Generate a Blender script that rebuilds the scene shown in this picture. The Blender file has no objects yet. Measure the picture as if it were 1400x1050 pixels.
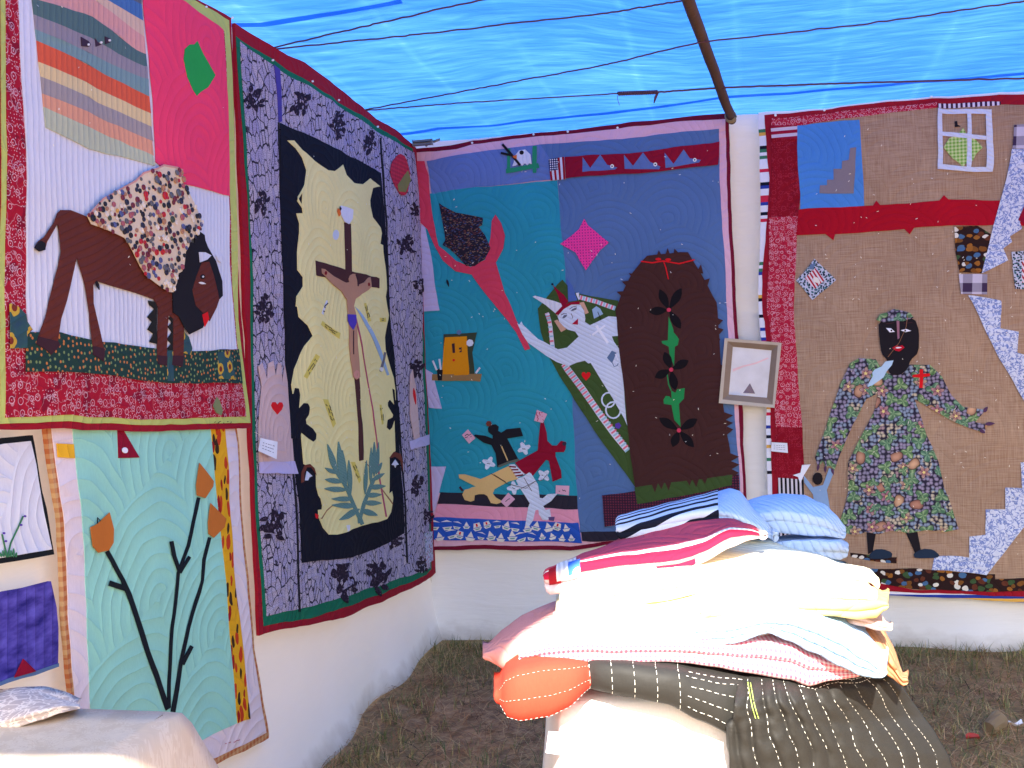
import bpy, bmesh, math, random
from mathutils import Vector, Matrix, noise, geometry
random.seed(7)
R = math.radians
SC = bpy.context.scene
COL = SC.collection

# ------------------------------------------------------------------ camera
F = 1414.0                                   # focal length in photo pixels (photo is 1400 wide)
PITCH, ROLL, EYE = R(2.67), R(2.6), 1.6
fw = Vector((0, math.cos(PITCH), -math.sin(PITCH)))
u0 = Vector((0, math.sin(PITCH), math.cos(PITCH)))
r0 = Vector((1, 0, 0))
up = u0*math.cos(ROLL) + r0*math.sin(ROLL)
rt = r0*math.cos(ROLL) - u0*math.sin(ROLL)
EYEP = Vector((0, 0, EYE))
cd = bpy.data.cameras.new('camera'); cam = bpy.data.objects.new('camera', cd); COL.objects.link(cam)
M = Matrix((rt, up, -fw)).transposed().to_4x4(); M.translation = EYEP
cam.matrix_world = M
cd.sensor_width = 36; cd.lens = 36*F/1400; cd.clip_start = .02; cd.clip_end = 3000
SC.camera = cam

# ------------------------------------------------------------------ sky, sun, exposure
SUN_EL, SUN_AZ = R(41), R(6)                 # azimuth: sun stands behind the camera, swung this far to its left
w = bpy.data.worlds.new('World'); SC.world = w; w.use_nodes = True
wn = w.node_tree.nodes; sky = wn.new('ShaderNodeTexSky'); sky.sky_type = 'NISHITA'; sky.sun_disc = False
sky.sun_elevation = SUN_EL; sky.sun_rotation = math.pi + SUN_AZ
sky.air_density = 1.0; sky.dust_density = 4.0
w.node_tree.links.new(sky.outputs[0], wn['Background'].inputs[0]); wn['Background'].inputs[1].default_value = .08
sd = bpy.data.lights.new('sun', 'SUN'); sd.energy = 5; sd.angle = R(.6); sd.color = (1, .93, .82)
so = bpy.data.objects.new('sun', sd); COL.objects.link(so)
to_sun = Vector((-math.sin(SUN_AZ)*math.cos(SUN_EL), -math.cos(SUN_AZ)*math.cos(SUN_EL), math.sin(SUN_EL)))
so.rotation_euler = to_sun.to_track_quat('Z', 'Y').to_euler(); so.location = to_sun*20
vs = SC.view_settings; vs.view_transform = 'Standard'; vs.look = 'None'; vs.gamma = 1; vs.use_curve_mapping = False
vs.exposure = 1.95
SC.render.engine = 'CYCLES'
SC.cycles.max_bounces = 10; SC.cycles.diffuse_bounces = 7; SC.cycles.transmission_bounces = 8

# ------------------------------------------------------------------ the room: two cloth walls meeting at a square corner
CORNER = Vector((-.49, 5.5, 0))
EB = Vector((.9764, -.216, 0))               # along the back wall, to the right
EL = Vector((-.216, -.9764, 0))              # along the left wall, towards the camera
class Wall:
    def __init__(s, e, n): s.e, s.n = e, n
    def uv(s, p):                            # traced point of the photograph -> metres along the wall, metres above ground
        d = ray(p); t = (CORNER - EYEP + s.n*.03).dot(s.n)/d.dot(s.n)
        q = EYEP + d*t
        return ((q - CORNER).dot(s.e), q.z)
    def at(s, u, v, h): return CORNER + s.e*u + s.n*h + Vector((0, 0, v))
def ray(p): return fw + rt*((p[0]-700)/F) + up*((525-p[1])/F)
def on_z(p, z):
    d = ray(p); return EYEP + d*((z-EYE)/d.z)
def on_y(p, y):
    d = ray(p); return EYEP + d*(y/d.y)
BACK, LEFT = Wall(EB, EL), Wall(EL, EB)
# tracing sheets: offset and enlargement of each enlargement the outlines were read from
CR = dict(A=(0,0,3.088), B=(0,300,3.282), C=(0,560,2.143), D=(290,0,2.332), E=(290,420,2.234), F=(540,140,3.5), G=(560,420,2.917),
          H=(740,140,3.282), I=(700,360,2.763), J=(1020,120,3.387), K=(1020,400,2.442), L=(640,640,2.1875), M=(270,0,2.5), N=(800,0,2.333),
          O=(340,720,3.181), Q=(1120,760,3.621), P=(0,0,1), a=(90,220,5.25), b=(390,260,5.833), c=(390,420,5.833), d=(390,580,6.561),
          e=(720,370,6.5625), f=(620,550,6.178), g=(1080,400,4.667), h=(1300,120,3.5), i=(740,660,5.833), j=(960,660,5.0), k=(660,820,4.567),
          l=(940,820,3.889), m=(310,60,4.371), n=(0,900,4.667), o=(970,440,5.25), p=(830,360,3.09))
def T(s):
    """'A 1,2 3,4 B 5,6' -> list of photo points"""
    out, k = [], None
    for t in s.split():
        if ',' in t:
            x, y = t.split(','); ox, oy, sc = CR[k]; out.append((float(x)/sc+ox, float(y)/sc+oy))
        else: k = t
    return out

# ------------------------------------------------------------------ object helpers
def tag(o, label=None, cat=None, group=None, kind=None):
    for k, v in (('label', label), ('category', cat), ('group', group), ('kind', kind)):
        if v: o[k] = v
    return o
def link(name, me, mat=None, parent=None):
    o = bpy.data.objects.new(name, me); COL.objects.link(o)
    if mat and me is not None and not me.materials: me.materials.append(mat)
    if parent: o.parent = parent; o.matrix_parent_inverse = parent.matrix_world.inverted()
    return o
def empty(name, loc, label, cat, group=None):
    o = bpy.data.objects.new(name, None); COL.objects.link(o); o.location = loc; o.empty_display_size = .1
    o.matrix_world = Matrix.Translation(loc)
    return tag(o, label, cat, group)
def from_bm(name, bm, mat, parent=None, smooth=True):
    me = bpy.data.meshes.new(name); bm.to_mesh(me); bm.free()
    if smooth:
        for p in me.polygons: p.use_smooth = True
    return link(name, me, mat, parent)
def grid_mesh(name, nx, ny, fn, mat, parent=None, uvfn=None, close=False):
    vs, fs, uvs = [], [], []
    for j in range(ny+1):
        for i in range(nx+1):
            vs.append(fn(i/nx, j/ny)); uvs.append(uvfn(i/nx, j/ny) if uvfn else (i/nx, j/ny))
    for j in range(ny):
        for i in range(nx):
            a = j*(nx+1)+i; fs.append((a, a+1, a+nx+2, a+nx+1))
    me = bpy.data.meshes.new(name); me.from_pydata(vs, [], fs); me.update()
    uvl = me.uv_layers.new(name='UVMap')
    for l in me.loops: uvl.data[l.index].uv = uvs[l.vertex_index]
    for p in me.polygons: p.use_smooth = True
    return link(name, me, mat, parent)
def tube(name, pts, rad, mat, parent=None, seg=8, cap=True):
    pts = [Vector(p) for p in pts]; vs, fs = [], []
    for i, p in enumerate(pts):
        t = (pts[min(i+1, len(pts)-1)] - pts[max(i-1, 0)]).normalized()
        x = t.orthogonal().normalized() if abs(t.z) > .95 else t.cross(Vector((0, 0, 1))).normalized()
        y = x.cross(t)
        r = rad[i] if isinstance(rad, (list, tuple)) else rad
        for k in range(seg):
            a = 2*math.pi*k/seg; vs.append(p + x*math.cos(a)*r + y*math.sin(a)*r)
    for i in range(len(pts)-1):
        for k in range(seg):
            a, b = i*seg+k, i*seg+(k+1) % seg; fs.append((a, b, b+seg, a+seg))
    if cap: fs += [tuple(range(seg))[::-1], tuple(range((len(pts)-1)*seg, len(pts)*seg))]
    me = bpy.data.meshes.new(name); me.from_pydata(vs, [], fs); me.update()
    for p in me.polygons: p.use_smooth = len(p.vertices) == 4
    return link(name, me, mat, parent)
def boxmesh(name, o, ax, ay, az, mat, parent=None, bevel=.003):
    bm = bmesh.new(); bmesh.ops.create_cube(bm, size=1)
    for v in bm.verts: v.co = o + ax*(v.co.x+.5) + ay*(v.co.y+.5) + az*(v.co.z+.5)
    if bevel: bmesh.ops.bevel(bm, geom=bm.edges[:], offset=bevel, segments=2, affect='EDGES', profile=.6)
    bmesh.ops.recalc_face_normals(bm, faces=bm.faces[:])
    return from_bm(name, bm, mat, parent, False)

# ------------------------------------------------------------------ materials
def c(r, g, b):
    f = lambda x: (x/12.92 if x <= .04045 else ((x+.055)/1.055)**2.4)
    return (f(r/255), f(g/255), f(b/255), 1)
class NB:
    def __init__(s, name):
        s.m = bpy.data.materials.new(name); s.m.use_nodes = True; s.t = s.m.node_tree; s.bsdf = s.t.nodes['Principled BSDF']
        s.out = s.t.nodes['Material Output']
    def n(s, ty, props=None, **ins):
        nd = s.t.nodes.new('ShaderNode'+ty)
        for k, v in (props or {}).items(): setattr(nd, k, v)
        for k, v in ins.items():
            i = nd.inputs[int(k[1:])] if k[0] == '_' and k[1:].isdigit() else nd.inputs[k.replace('_', ' ')]
            s.set(i, v)
        return nd
    def set(s, i, v):
        if isinstance(v, bpy.types.NodeSocket): s.t.links.new(v, i)
        else: i.default_value = v
    def ma(s, op, a, b=0., cc=0.): return s.n('Math', dict(operation=op), _0=a, _1=b, _2=cc).outputs[0]
    def mix(s, f, a, b):
        nd = s.n('Mix', dict(data_type='RGBA')); s.set(nd.inputs[0], f); s.set(nd.inputs[6], a); s.set(nd.inputs[7], b); return nd.outputs[2]
    def uv(s):
        if not hasattr(s, '_uv'): s._uv = s.n('UVMap').outputs[0]
        return s._uv
    def sep(s, v): nd = s.n('SeparateXYZ', _0=v); return nd.outputs[0], nd.outputs[1], nd.outputs[2]
    def com(s, x, y, z=0.): return s.n('CombineXYZ', _0=x, _1=y, _2=z).outputs[0]
    def noi(s, v, sc, det=3., dist=0.): return s.n('TexNoise', Vector=v, Scale=sc, Detail=det, Distortion=dist).outputs[0]
    def noic(s, v, sc, det=2.): return s.n('TexNoise', Vector=v, Scale=sc, Detail=det).outputs[1]
    def vor(s, v, sc, feat='F1', rnd=1.): return s.n('TexVoronoi', dict(feature=feat, voronoi_dimensions='2D'), Vector=v, Scale=sc, Randomness=rnd)
    def vedge(s, v, sc): return s.vor(s.n('Mapping', Vector=v).outputs[0], sc, 'DISTANCE_TO_EDGE').outputs[0]
    def ramp(s, f, stops, mode='LINEAR'):
        nd = s.n('ValToRGB', Fac=f); r = nd.color_ramp; r.interpolation = mode
        r.elements[0].position, r.elements[0].color = stops[0][0], stops[0][1]
        r.elements[1].position, r.elements[1].color = stops[-1][0], stops[-1][1]
        for p, cl in stops[1:-1]:
            e = r.elements.new(p); e.color = cl
        return nd.outputs[0]
    def rot(s, v, deg, sx=1, sy=1):
        return s.n('Mapping', dict(vector_type='POINT'), Vector=v, Rotation=(0, 0, R(deg)), Scale=(sx, sy, 1)).outputs[0]
    def warp(s, v, sc, amt):
        return s.n('VectorMath', dict(operation='MULTIPLY_ADD'), _0=s.noic(v, sc), _1=(amt, amt, 0), _2=v).outputs[0]
    def fan(s, S, sp, deg):
        v = s.rot(s.warp(s.warp(s.uv(), 2.2, .10), 9., .016), deg)
        x, y, _ = s.sep(v); yy = s.ma('DIVIDE', y, S*.62); row = s.ma('FLOOR', yy)
        fx = s.ma('FRACT', s.ma('ADD', s.ma('DIVIDE', x, S), s.ma('MULTIPLY', row, .5)))
        cx = s.ma('SUBTRACT', fx, .5); fy = s.ma('MULTIPLY', s.ma('FRACT', yy), .62)
        r = s.ma('SQRT', s.ma('ADD', s.ma('MULTIPLY', cx, cx), s.ma('MULTIPLY', fy, fy)))
        return s.ma('POWER', s.ma('ABSOLUTE', s.ma('SINE', s.ma('MULTIPLY', r, math.pi*S/sp))), .55)
    def lines(s, sp, deg):
        v = s.rot(s.warp(s.uv(), 2.5, .05), deg); x, y, _ = s.sep(v)
        return s.ma('POWER', s.ma('ABSOLUTE', s.ma('SINE', s.ma('MULTIPLY', y, math.pi/sp))), .55)
MATS = {}
def fabric(name, col, pat=None, quilt=('fan', .42, .035, 28), depth=.0025, rough=.92, weave=.0004, sheen=.0, mott=.12, trans=0):
    if name in MATS: return MATS[name]
    b = NB(name); uv = b.uv()
    base = pat(b, uv) if pat else col
    # hand-dyed unevenness of the cloth
    nf = b.noi(uv, 3.5, 5.)
    hs = b.n('HueSaturation', Hue=.5, Saturation=1., Value=b.ma('MULTIPLY_ADD', nf, mott*2, 1-mott), Color=base).outputs[0]
    th = b.noi(b.rot(uv, 0, 260, 60), 1., 2.)
    colr = b.n('HueSaturation', Hue=.5, Saturation=1., Value=b.ma('MULTIPLY_ADD', th, .16, .92), Color=hs).outputs[0]
    b.set(b.bsdf.inputs['Base Color'], colr)
    b.bsdf.inputs['Roughness'].default_value = rough; b.bsdf.inputs['Specular IOR Level'].default_value = .18
    if sheen: b.bsdf.inputs['Sheen Weight'].default_value = sheen
    h = None
    wr = b.noi(b.warp(uv, 3., .1), 9., 4.)
    hh = b.ma('MULTIPLY', wr, .5)
    if quilt:
        q = b.fan(*quilt[1:]) if quilt[0] == 'fan' else b.lines(*quilt[1:])
        pk = b.noi(b.rot(uv, 0, 1, .35), 60., 2.)
        hh = b.ma('ADD', b.ma('ADD', q, b.ma('MULTIPLY', pk, .35)), hh)
    bump = b.n('Bump', Strength=.85, Distance=depth, Height=hh).outputs[0]
    fold = b.noi(b.rot(b.warp(uv, 1.2, .15), 8, 4.2, 1.1), 1., 3.)      # the cloth's own slack between its fixings
    bump = b.n('Bump', Strength=.55, Distance=.022, Height=fold, Normal=bump).outputs[0]
    if weave:
        wv = b.noi(b.rot(uv, 0, 1, 1), 900., 1.)
        bump = b.n('Bump', Strength=.5, Distance=weave, Height=wv, Normal=bump).outputs[0]
    b.set(b.bsdf.inputs['Normal'], bump)
    if trans:
        tr = b.n('BsdfTranslucent', Color=colr, Normal=bump).outputs[0]
        b.set(b.out.inputs[0], b.n('MixShader', _0=trans, _1=b.bsdf.outputs[0], _2=tr).outputs[0])
    MATS[name] = b.m; return b.m
def S(name, r, g, bl, **k): return fabric(name, c(r, g, bl), **k)
def plain(name, col, rough=.6, spec=.3, bump=None, metal=0):
    if name in MATS: return MATS[name]
    b = NB(name); tc = b.n('TexCoord').outputs[3]
    nf = b.noi(tc, 14., 4.)
    b.set(b.bsdf.inputs['Base Color'], b.n('HueSaturation', Hue=.5, Saturation=1., Value=b.ma('MULTIPLY_ADD', nf, .4, .8), Color=col).outputs[0])
    b.bsdf.inputs['Roughness'].default_value = rough; b.bsdf.inputs['Specular IOR Level'].default_value = spec; b.bsdf.inputs['Metallic'].default_value = metal
    if bump: b.set(b.bsdf.inputs['Normal'], b.n('Bump', Strength=.6, Distance=bump[0], Height=b.noi(tc, bump[1], 4.)).outputs[0])
    MATS[name] = b.m; return b.m
# printed patterns (flat print on the cloth)
def p_bandana(bg, fg, sc=26., density=.62, dark=None):
    def f(b, uv):
        v = b.vor(uv, sc, 'F1', .45); d = v.outputs[0]; cl = v.outputs[1]; r_, g_, _ = b.sep(cl)
        petals = b.vor(uv, sc*3.1, 'F1', .6).outputs[0]
        ring = b.ma('COMPARE', d, b.ma('MULTIPLY_ADD', r_, .12, .2), .026)
        dot = b.ma('LESS_THAN', d, b.ma('MULTIPLY', g_, .1))
        small = b.ma('MULTIPLY', b.ma('LESS_THAN', petals, .16), b.ma('GREATER_THAN', b.noi(uv, sc*.6, 2.), .5))
        tot = b.ma('MAXIMUM', b.ma('MULTIPLY', b.ma('MAXIMUM', ring, dot), b.ma('LESS_THAN', g_, density)), small)
        br = b.ma('LESS_THAN', b.ma('ABSOLUTE', b.ma('SUBTRACT', b.noi(uv, sc*.8, 2.), .5)), .012)
        tot = b.ma('MAXIMUM', tot, b.ma('MULTIPLY', br, .5))
        base = b.mix(b.ma('MULTIPLY', b.ma('GREATER_THAN', b.noi(uv, sc*.5, 3.), .58), .55), bg, dark or bg)
        return b.mix(b.ma('MULTIPLY', tot, .68), base, fg)
    return f
def p_dots(bg, fg, sc, r, rnd=0., fg2=None):
    def f(b, uv):
        v = b.vor(uv, sc, 'F1', rnd); d = v.outputs[0]
        f2 = b.mix(b.ma('GREATER_THAN', b.sep(v.outputs[1])[0], .5), fg, fg2 or fg)
        return b.mix(b.ma('LESS_THAN', d, r), bg, f2)
    return f
def p_lace(b, uv):                              # grey-lilac cells drawn with black lace lines
    w_ = b.warp(uv, 24., .02); ws = b.rot(w_, 10, 1., .62)
    e = b.vor(ws, 34., 'DISTANCE_TO_EDGE').outputs[0]; cl = b.sep(b.vor(ws, 34.).outputs[1])
    fine = b.vor(b.warp(uv, 60., .008), 130., 'DISTANCE_TO_EDGE').outputs[0]
    cell = b.mix(cl[0], c(168, 160, 192), c(196, 184, 196))
    cell = b.mix(b.ma('MULTIPLY', b.ma('LESS_THAN', fine, .07), .8), cell, c(70, 60, 90))
    cell = b.mix(b.ma('MULTIPLY', b.ma('LESS_THAN', e, b.ma('MULTIPLY', cl[1], .11)), .95), cell, c(24, 18, 34))
    blob = b.ma('GREATER_THAN', b.noi(uv, 24., 3.), .66)
    return b.mix(b.ma('MULTIPLY', blob, .85), cell, c(24, 18, 34))
def p_floral(b, uv):                            # grapes, leaves, fruit and blossoms packed on a dark ground
    w_ = b.warp(uv, 26., .012)
    g = b.vor(w_, 52., 'F1', .55); gd = g.outputs[0]; big = b.noi(uv, 9., 2.)
    gc = b.ramp(big, [(0, c(104, 80, 118)), (.42, c(128, 100, 138)), (.49, c(98, 124, 150)), (.58, c(200, 178, 122)), (.64, c(150, 92, 88)), (.69, c(104, 130, 156))], 'CONSTANT')
    col = b.mix(b.ma('MULTIPLY', b.ma('MULTIPLY', gd, gd), 3.4), b.mix(.25, gc, c(225, 230, 240)), c(44, 40, 56))
    def layer(col, sc, off, keep, lobes, rad, amt, pal):
        v_ = b.n('VectorMath', dict(operation='ADD'), _0=w_, _1=off).outputs[0]
        v = b.vor(v_, sc, 'F1', .95); k1, k2, k3 = b.sep(v.outputs[1])
        lx, ly, _ = b.sep(b.n('VectorMath', dict(operation='SUBTRACT'), _0=v_, _1=v.outputs[2]).outputs[0])
        an = b.ma('ADD', b.ma('ARCTAN2', ly, lx), b.ma('MULTIPLY', k3, 6.28))
        lob = b.ma('MULTIPLY_ADD', b.ma('COSINE', b.ma('MULTIPLY', an, lobes)), amt, 1-amt)
        rr = b.ma('DIVIDE', v.outputs[0], b.ma('MULTIPLY', lob, rad))
        m_ = b.ma('MULTIPLY', b.ma('LESS_THAN', rr, 1.), b.ma('LESS_THAN', k1, keep))
        pc = pal(b, rr, an, k2)
        edge = b.ma('GREATER_THAN', rr, .87)
        return b.mix(m_, col, b.mix(b.ma('MULTIPLY', edge, .7), pc, c(40, 44, 46)))
    def p_leaf(b, rr, an, k): 
        vein = b.ma('POWER', b.ma('ABSOLUTE', b.ma('SINE', b.ma('MULTIPLY', an, 2.5))), .6)
        return b.mix(vein, b.mix(k, c(176, 196, 140), c(140, 176, 140)), b.mix(k, c(84, 120, 74), c(72, 112, 92)))
    def p_fruit(b, rr, an, k): return b.mix(b.ma('MULTIPLY', rr, rr), b.mix(k, c(216, 176, 136), c(180, 128, 106)), b.mix(k, c(140, 96, 72), c(104, 62, 60)))
    def p_flow(b, rr, an, k): return b.mix(b.ma('GREATER_THAN', rr, .28), c(226, 206, 130), b.mix(b.ma('MULTIPLY', rr, b.ma('ABSOLUTE', b.ma('COSINE', b.ma('MULTIPLY', an, 2.5)))), c(120, 60, 80), b.mix(k, c(190, 140, 150), c(208, 190, 150))))
    col = layer(col, 12.5, (0, 0, 0), .85, 3., .46, .26, p_leaf)
    col = layer(col, 12., (.37, .11, 0), .2, 2., .40, .16, p_fruit)
    col = layer(col, 12.5, (.71, .53, 0), .3, 5., .40, .22, p_flow)
    return layer(col, 14.5, (.21, .87, 0), .5, 3., .40, .30, p_leaf)
def p_scatter(bg, cols, sc=26., stretch=1., frac=.36, deg=0):
    def f(b, uv):
        v = b.vor(b.rot(b.warp(uv, 16., .03), deg, 1, stretch), sc); d = v.outputs[0]; k = b.sep(v.outputs[1])
        st = [(i/len(cols), cl) for i, cl in enumerate(cols)]
        pc = b.ramp(k[0], st, 'CONSTANT')
        return b.mix(b.ma('LESS_THAN', d, b.ma('MULTIPLY_ADD', k[1], .2, frac-.1)), bg, pc)
    return f
def p_toile(bg, fg, sc=30.):
    def f(b, uv):
        n1 = b.ma('ABSOLUTE', b.ma('SUBTRACT', b.noi(uv, sc, 4., .8), .5)); n2 = b.noi(uv, sc*2.3, 3.)
        return b.mix(b.ma('MULTIPLY', b.ma('LESS_THAN', n1, .045), b.ma('MULTIPLY_ADD', n2, .9, .4)), bg, fg)
    return f
def p_gingham(a, b_, sp, deg=0, c2=None):
    def f(b, uv):
        x, y, _ = b.sep(b.rot(uv, deg)); k = math.pi/sp
        sx = b.ma('GREATER_THAN', b.ma('SINE', b.ma('MULTIPLY', x, k)), 0.); sy = b.ma('GREATER_THAN', b.ma('SINE', b.ma('MULTIPLY', y, k)), 0.)
        return b.mix(b.ma('MULTIPLY', b.ma('ADD', sx, sy), .5), a, b_)
    return f
def p_stripes(a, b_, sp, deg=0, frac=0., wob=0.):
    def f(b, uv):
        v = b.rot(b.warp(uv, 5., wob) if wob else uv, deg); y = b.sep(v)[1]
        return b.mix(b.ma('GREATER_THAN', b.ma('SINE', b.ma('MULTIPLY', y, 2*math.pi/sp)), frac), a, b_)
    return f
def p_edge(b, uv):                              # white strip with short coloured bars
    y = b.sep(uv)[1]; k = b.n('TexWhiteNoise', dict(noise_dimensions='1D'), W=b.ma('FLOOR', b.ma('DIVIDE', y, .016))).outputs[0]
    cols = b.ramp(k, [(0, c(225, 226, 235)), (.42, c(40, 60, 150)), (.55, c(225, 226, 235)), (.62, c(200, 40, 70)), (.7, c(20, 24, 40)), (.78, c(225, 226, 235)), (.86, c(60, 120, 90)), (.92, c(220, 170, 80))], 'CONSTANT')
    return cols
def p_burlap(b, uv):
    x, y, _ = b.sep(uv)
    wx = b.noi(b.com(b.ma('MULTIPLY', x, 300.), b.ma('MULTIPLY', y, 8.)), 1., 2.); wy = b.noi(b.com(b.ma('MULTIPLY', x, 8.), b.ma('MULTIPLY', y, 300.)), 1., 2.)
    m_ = b.ma('ADD', b.ma('MULTIPLY', wx, .5), b.ma('MULTIPLY', wy, .5))
    big = b.noi(uv, 2.2, 4.)
    a = b.mix(big, c(166, 136, 112), c(196, 170, 142))
    return b.mix(b.ramp(m_, [(.3, (0, 0, 0, 1)), (.66, (1, 1, 1, 1))]), c(136, 104, 82), a)
def p_sun(b, uv):                               # sunflower print on blue-green
    v = b.vor(uv, 19., 'F1', .7); d = v.outputs[0]
    col = b.mix(b.noi(uv, 30., 2.), c(38, 60, 100), c(60, 100, 70))
    col = b.mix(b.ma('LESS_THAN', d, b.ma('MULTIPLY_ADD', b.noi(uv, 70., 1.), .25, .22)), col, c(196, 160, 60))
    return b.mix(b.ma('LESS_THAN', d, .17), col, c(120, 50, 40))

# ------------------------------------------------------------------ hung quilts: pieces of cloth stitched onto one hanging
LT = .0019
class Quilt:
    def __init__(s, name, label, wall, outline, off=.03, amp=.012, seed=0., group='quilts hung on the cloth walls'):
        s.wall, s.off, s.amp, s.seed = wall, off, amp, seed
        uvs = [wall.uv(p) for p in outline]
        s.uc = sum(u for u, v in uvs)/len(uvs); s.v0 = min(v for u, v in uvs)
        s.root = empty(name, wall.at(s.uc, s.v0, off), label, 'quilt', group)
        s.n = {}
    def wave(s, u, v):
        q = noise.noise(Vector((u*1.7+s.seed, v*.6, s.seed))) + .55*noise.noise(Vector((u*4.3, v*2.1+s.seed, 3.1))) + .18*noise.noise(Vector((u*11, v*7, s.seed)))
        return s.amp*1.45*max(0, q+1.1)
    def pos(s, u, v, layer):
        if layer > 5: layer = 5+(layer-5)*.45
        return s.wall.at(u, v, s.off + s.wave(u, v) + layer*LT)
def chaikin(p, it):
    for _ in range(it):
        q = []
        for i in range(len(p)):
            a, b = p[i], p[(i+1) % len(p)]
            q += [(a[0]*.8+b[0]*.2, a[1]*.8+b[1]*.2), (a[0]*.2+b[0]*.8, a[1]*.2+b[1]*.8)]
        p = q
    return p
def piece(Q, name, pts, mat, layer=1, parent=None, sm=0, cut=.07, thick=None, rough_edge=0.):
    if isinstance(pts, str): pts = T(pts)
    if sm: pts = chaikin(pts, sm)
    uv = [Q.wall.uv(p) for p in pts]
    uv = [p for i, p in enumerate(uv) if (Vector(p)-Vector(uv[i-1])).length > 1e-5]
    fine = []
    for i, a in enumerate(uv):
        b = uv[(i+1) % len(uv)]; L_ = math.dist(a, b); k_ = max(1, min(40, int(L_/.035)))
        for j in range(k_):
            u, v = a[0]+(b[0]-a[0])*j/k_, a[1]+(b[1]-a[1])*j/k_
            am = .0035 if L_ > .12 else .0012
            ab = .007 if L_ > .12 else 0.
            fine.append((u+am*noise.noise(Vector((u*14, v*14, 1.7)))+ab*noise.noise(Vector((u*4, v*4, 3.7))), v+am*noise.noise(Vector((u*14, v*14, 8.2)))+ab*noise.noise(Vector((u*4, v*4, 6.1)))))
    return piece_uv(Q, name, fine, mat, layer, parent, cut, thick)
def piece_uv(Q, name, uv, mat, layer=1, parent=None, cut=.07, thick=None):
    if sum(uv[i-1][0]*uv[i][1]-uv[i][0]*uv[i-1][1] for i in range(len(uv))) < 0: uv = uv[::-1]
    bm = bmesh.new(); vs = [bm.verts.new((u, v, 0)) for u, v in uv]
    for t in geometry.tessellate_polygon([[Vector((u, v, 0)) for u, v in uv]]):
        try: bm.faces.new([vs[i] for i in t])
        except ValueError: pass
    us, vv = [p[0] for p in uv], [p[1] for p in uv]
    for ax, lo, hi in ((0, min(us), max(us)), (1, min(vv), max(vv))):
        k = math.floor(lo/cut)+1
        while k*cut < hi:
            co, no = [0, 0, 0], [0, 0, 0]; co[ax] = k*cut; no[ax] = 1
            bmesh.ops.bisect_plane(bm, geom=bm.verts[:]+bm.edges[:]+bm.faces[:], plane_co=co, plane_no=no, dist=1e-6); k += 1
    for f in bm.faces:
        if f.normal.z < 0: f.normal_flip()
    flat = {v: (v.co.x, v.co.y) for v in bm.verts}
    edges = [e for e in bm.edges if len(e.link_faces) == 1]
    for f in bm.faces: f.smooth = True
    th = thick if thick else LT*1.2
    low, top = {}, {}
    for e in edges:
        l0 = [l for l in e.link_faces[0].loops if l.edge == e][0]
        a, b_ = l0.vert, l0.link_loop_next.vert
        for q in (a, b_):
            if q not in low:
                low[q] = bm.verts.new(q.co); top[q] = bm.verts.new(q.co)
                flat[low[q]] = flat[q]; flat[top[q]] = flat[q]
        try: bm.faces.new((top[b_], top[a], low[a], low[b_]))
        except ValueError: pass
    lows = set(low.values())
    uvl = bm.loops.layers.uv.new('UVMap')
    for f in bm.faces:
        for l in f.loops: l[uvl].uv = flat[l.vert]
    org = Q.root.matrix_world.translation
    for v in list(flat):
        u_, v_ = flat[v]
        v.co = Q.pos(u_, v_, layer) - (Q.wall.n*th if v in lows else Vector()) - org
    me = bpy.data.meshes.new(name); bm.to_mesh(me); bm.free()
    o = bpy.data.objects.new(name, me); COL.objects.link(o); me.materials.append(mat)
    if parent is None or parent is Q.root: o.parent = Q.root
    else: o.parent = parent                  # part origins all sit at the quilt's own origin
    return o
def strip(Q, name, pts, wpx, mat, layer=2, parent=None, taper=None, cut=.05):
    if isinstance(pts, str): pts = T(pts)
    L_, R_ = [], []
    for i, p in enumerate(pts):
        a, b = pts[max(i-1, 0)], pts[min(i+1, len(pts)-1)]
        dx, dy = b[0]-a[0], b[1]-a[1]; l = math.hypot(dx, dy) or 1
        ww = (wpx if not taper else wpx+(taper-wpx)*i/(len(pts)-1))/2
        L_.append((p[0]-dy/l*ww, p[1]+dx/l*ww)); R_.append((p[0]+dy/l*ww, p[1]-dx/l*ww))
    return piece(Q, name, L_+R_[::-1], mat, layer, parent, cut=cut)
def disc(Q, name, p, rpx, mat, layer=3, parent=None, seg=12, ry=None):
    if isinstance(p, str): p = T(p)[0]
    return piece(Q, name, [(p[0]+math.cos(2*math.pi*k/seg)*rpx, p[1]+math.sin(2*math.pi*k/seg)*(ry or rpx)) for k in range(seg)], mat, layer, parent, cut=.2)
def leaf(Q, name, base, tip, wpx, mat, layer=3, parent=None, k=6, peak=.4):
    dx, dy = tip[0]-base[0], tip[1]-base[1]; l = math.hypot(dx, dy); nx, ny = -dy/l, dx/l; A, B = [], []
    for i in range(k+1):
        t = i/k; ww = wpx*.5*(math.sin(math.pi*min(1, t**(math.log(.5)/math.log(peak))))**.8 if 0 < t < 1 else .12)
        A.append((base[0]+dx*t+nx*ww, base[1]+dy*t+ny*ww)); B.append((base[0]+dx*t-nx*ww, base[1]+dy*t-ny*ww))
    return piece(Q, name, A+B[::-1], mat, layer, parent, cut=.2)
def heart(Q, name, p, r, mat, layer=4, parent=None):
    if isinstance(p, str): p = T(p)[0]
    sh = [(0, -.35), (.35, -.75), (.8, -.7), (1, -.25), (.75, .3), (0, 1.1), (-.75, .3), (-1, -.25), (-.8, -.7), (-.35, -.75)]
    return piece(Q, name, [(p[0]+x*r, p[1]+y*r) for x, y in sh], mat, layer, parent, cut=.2)
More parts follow.
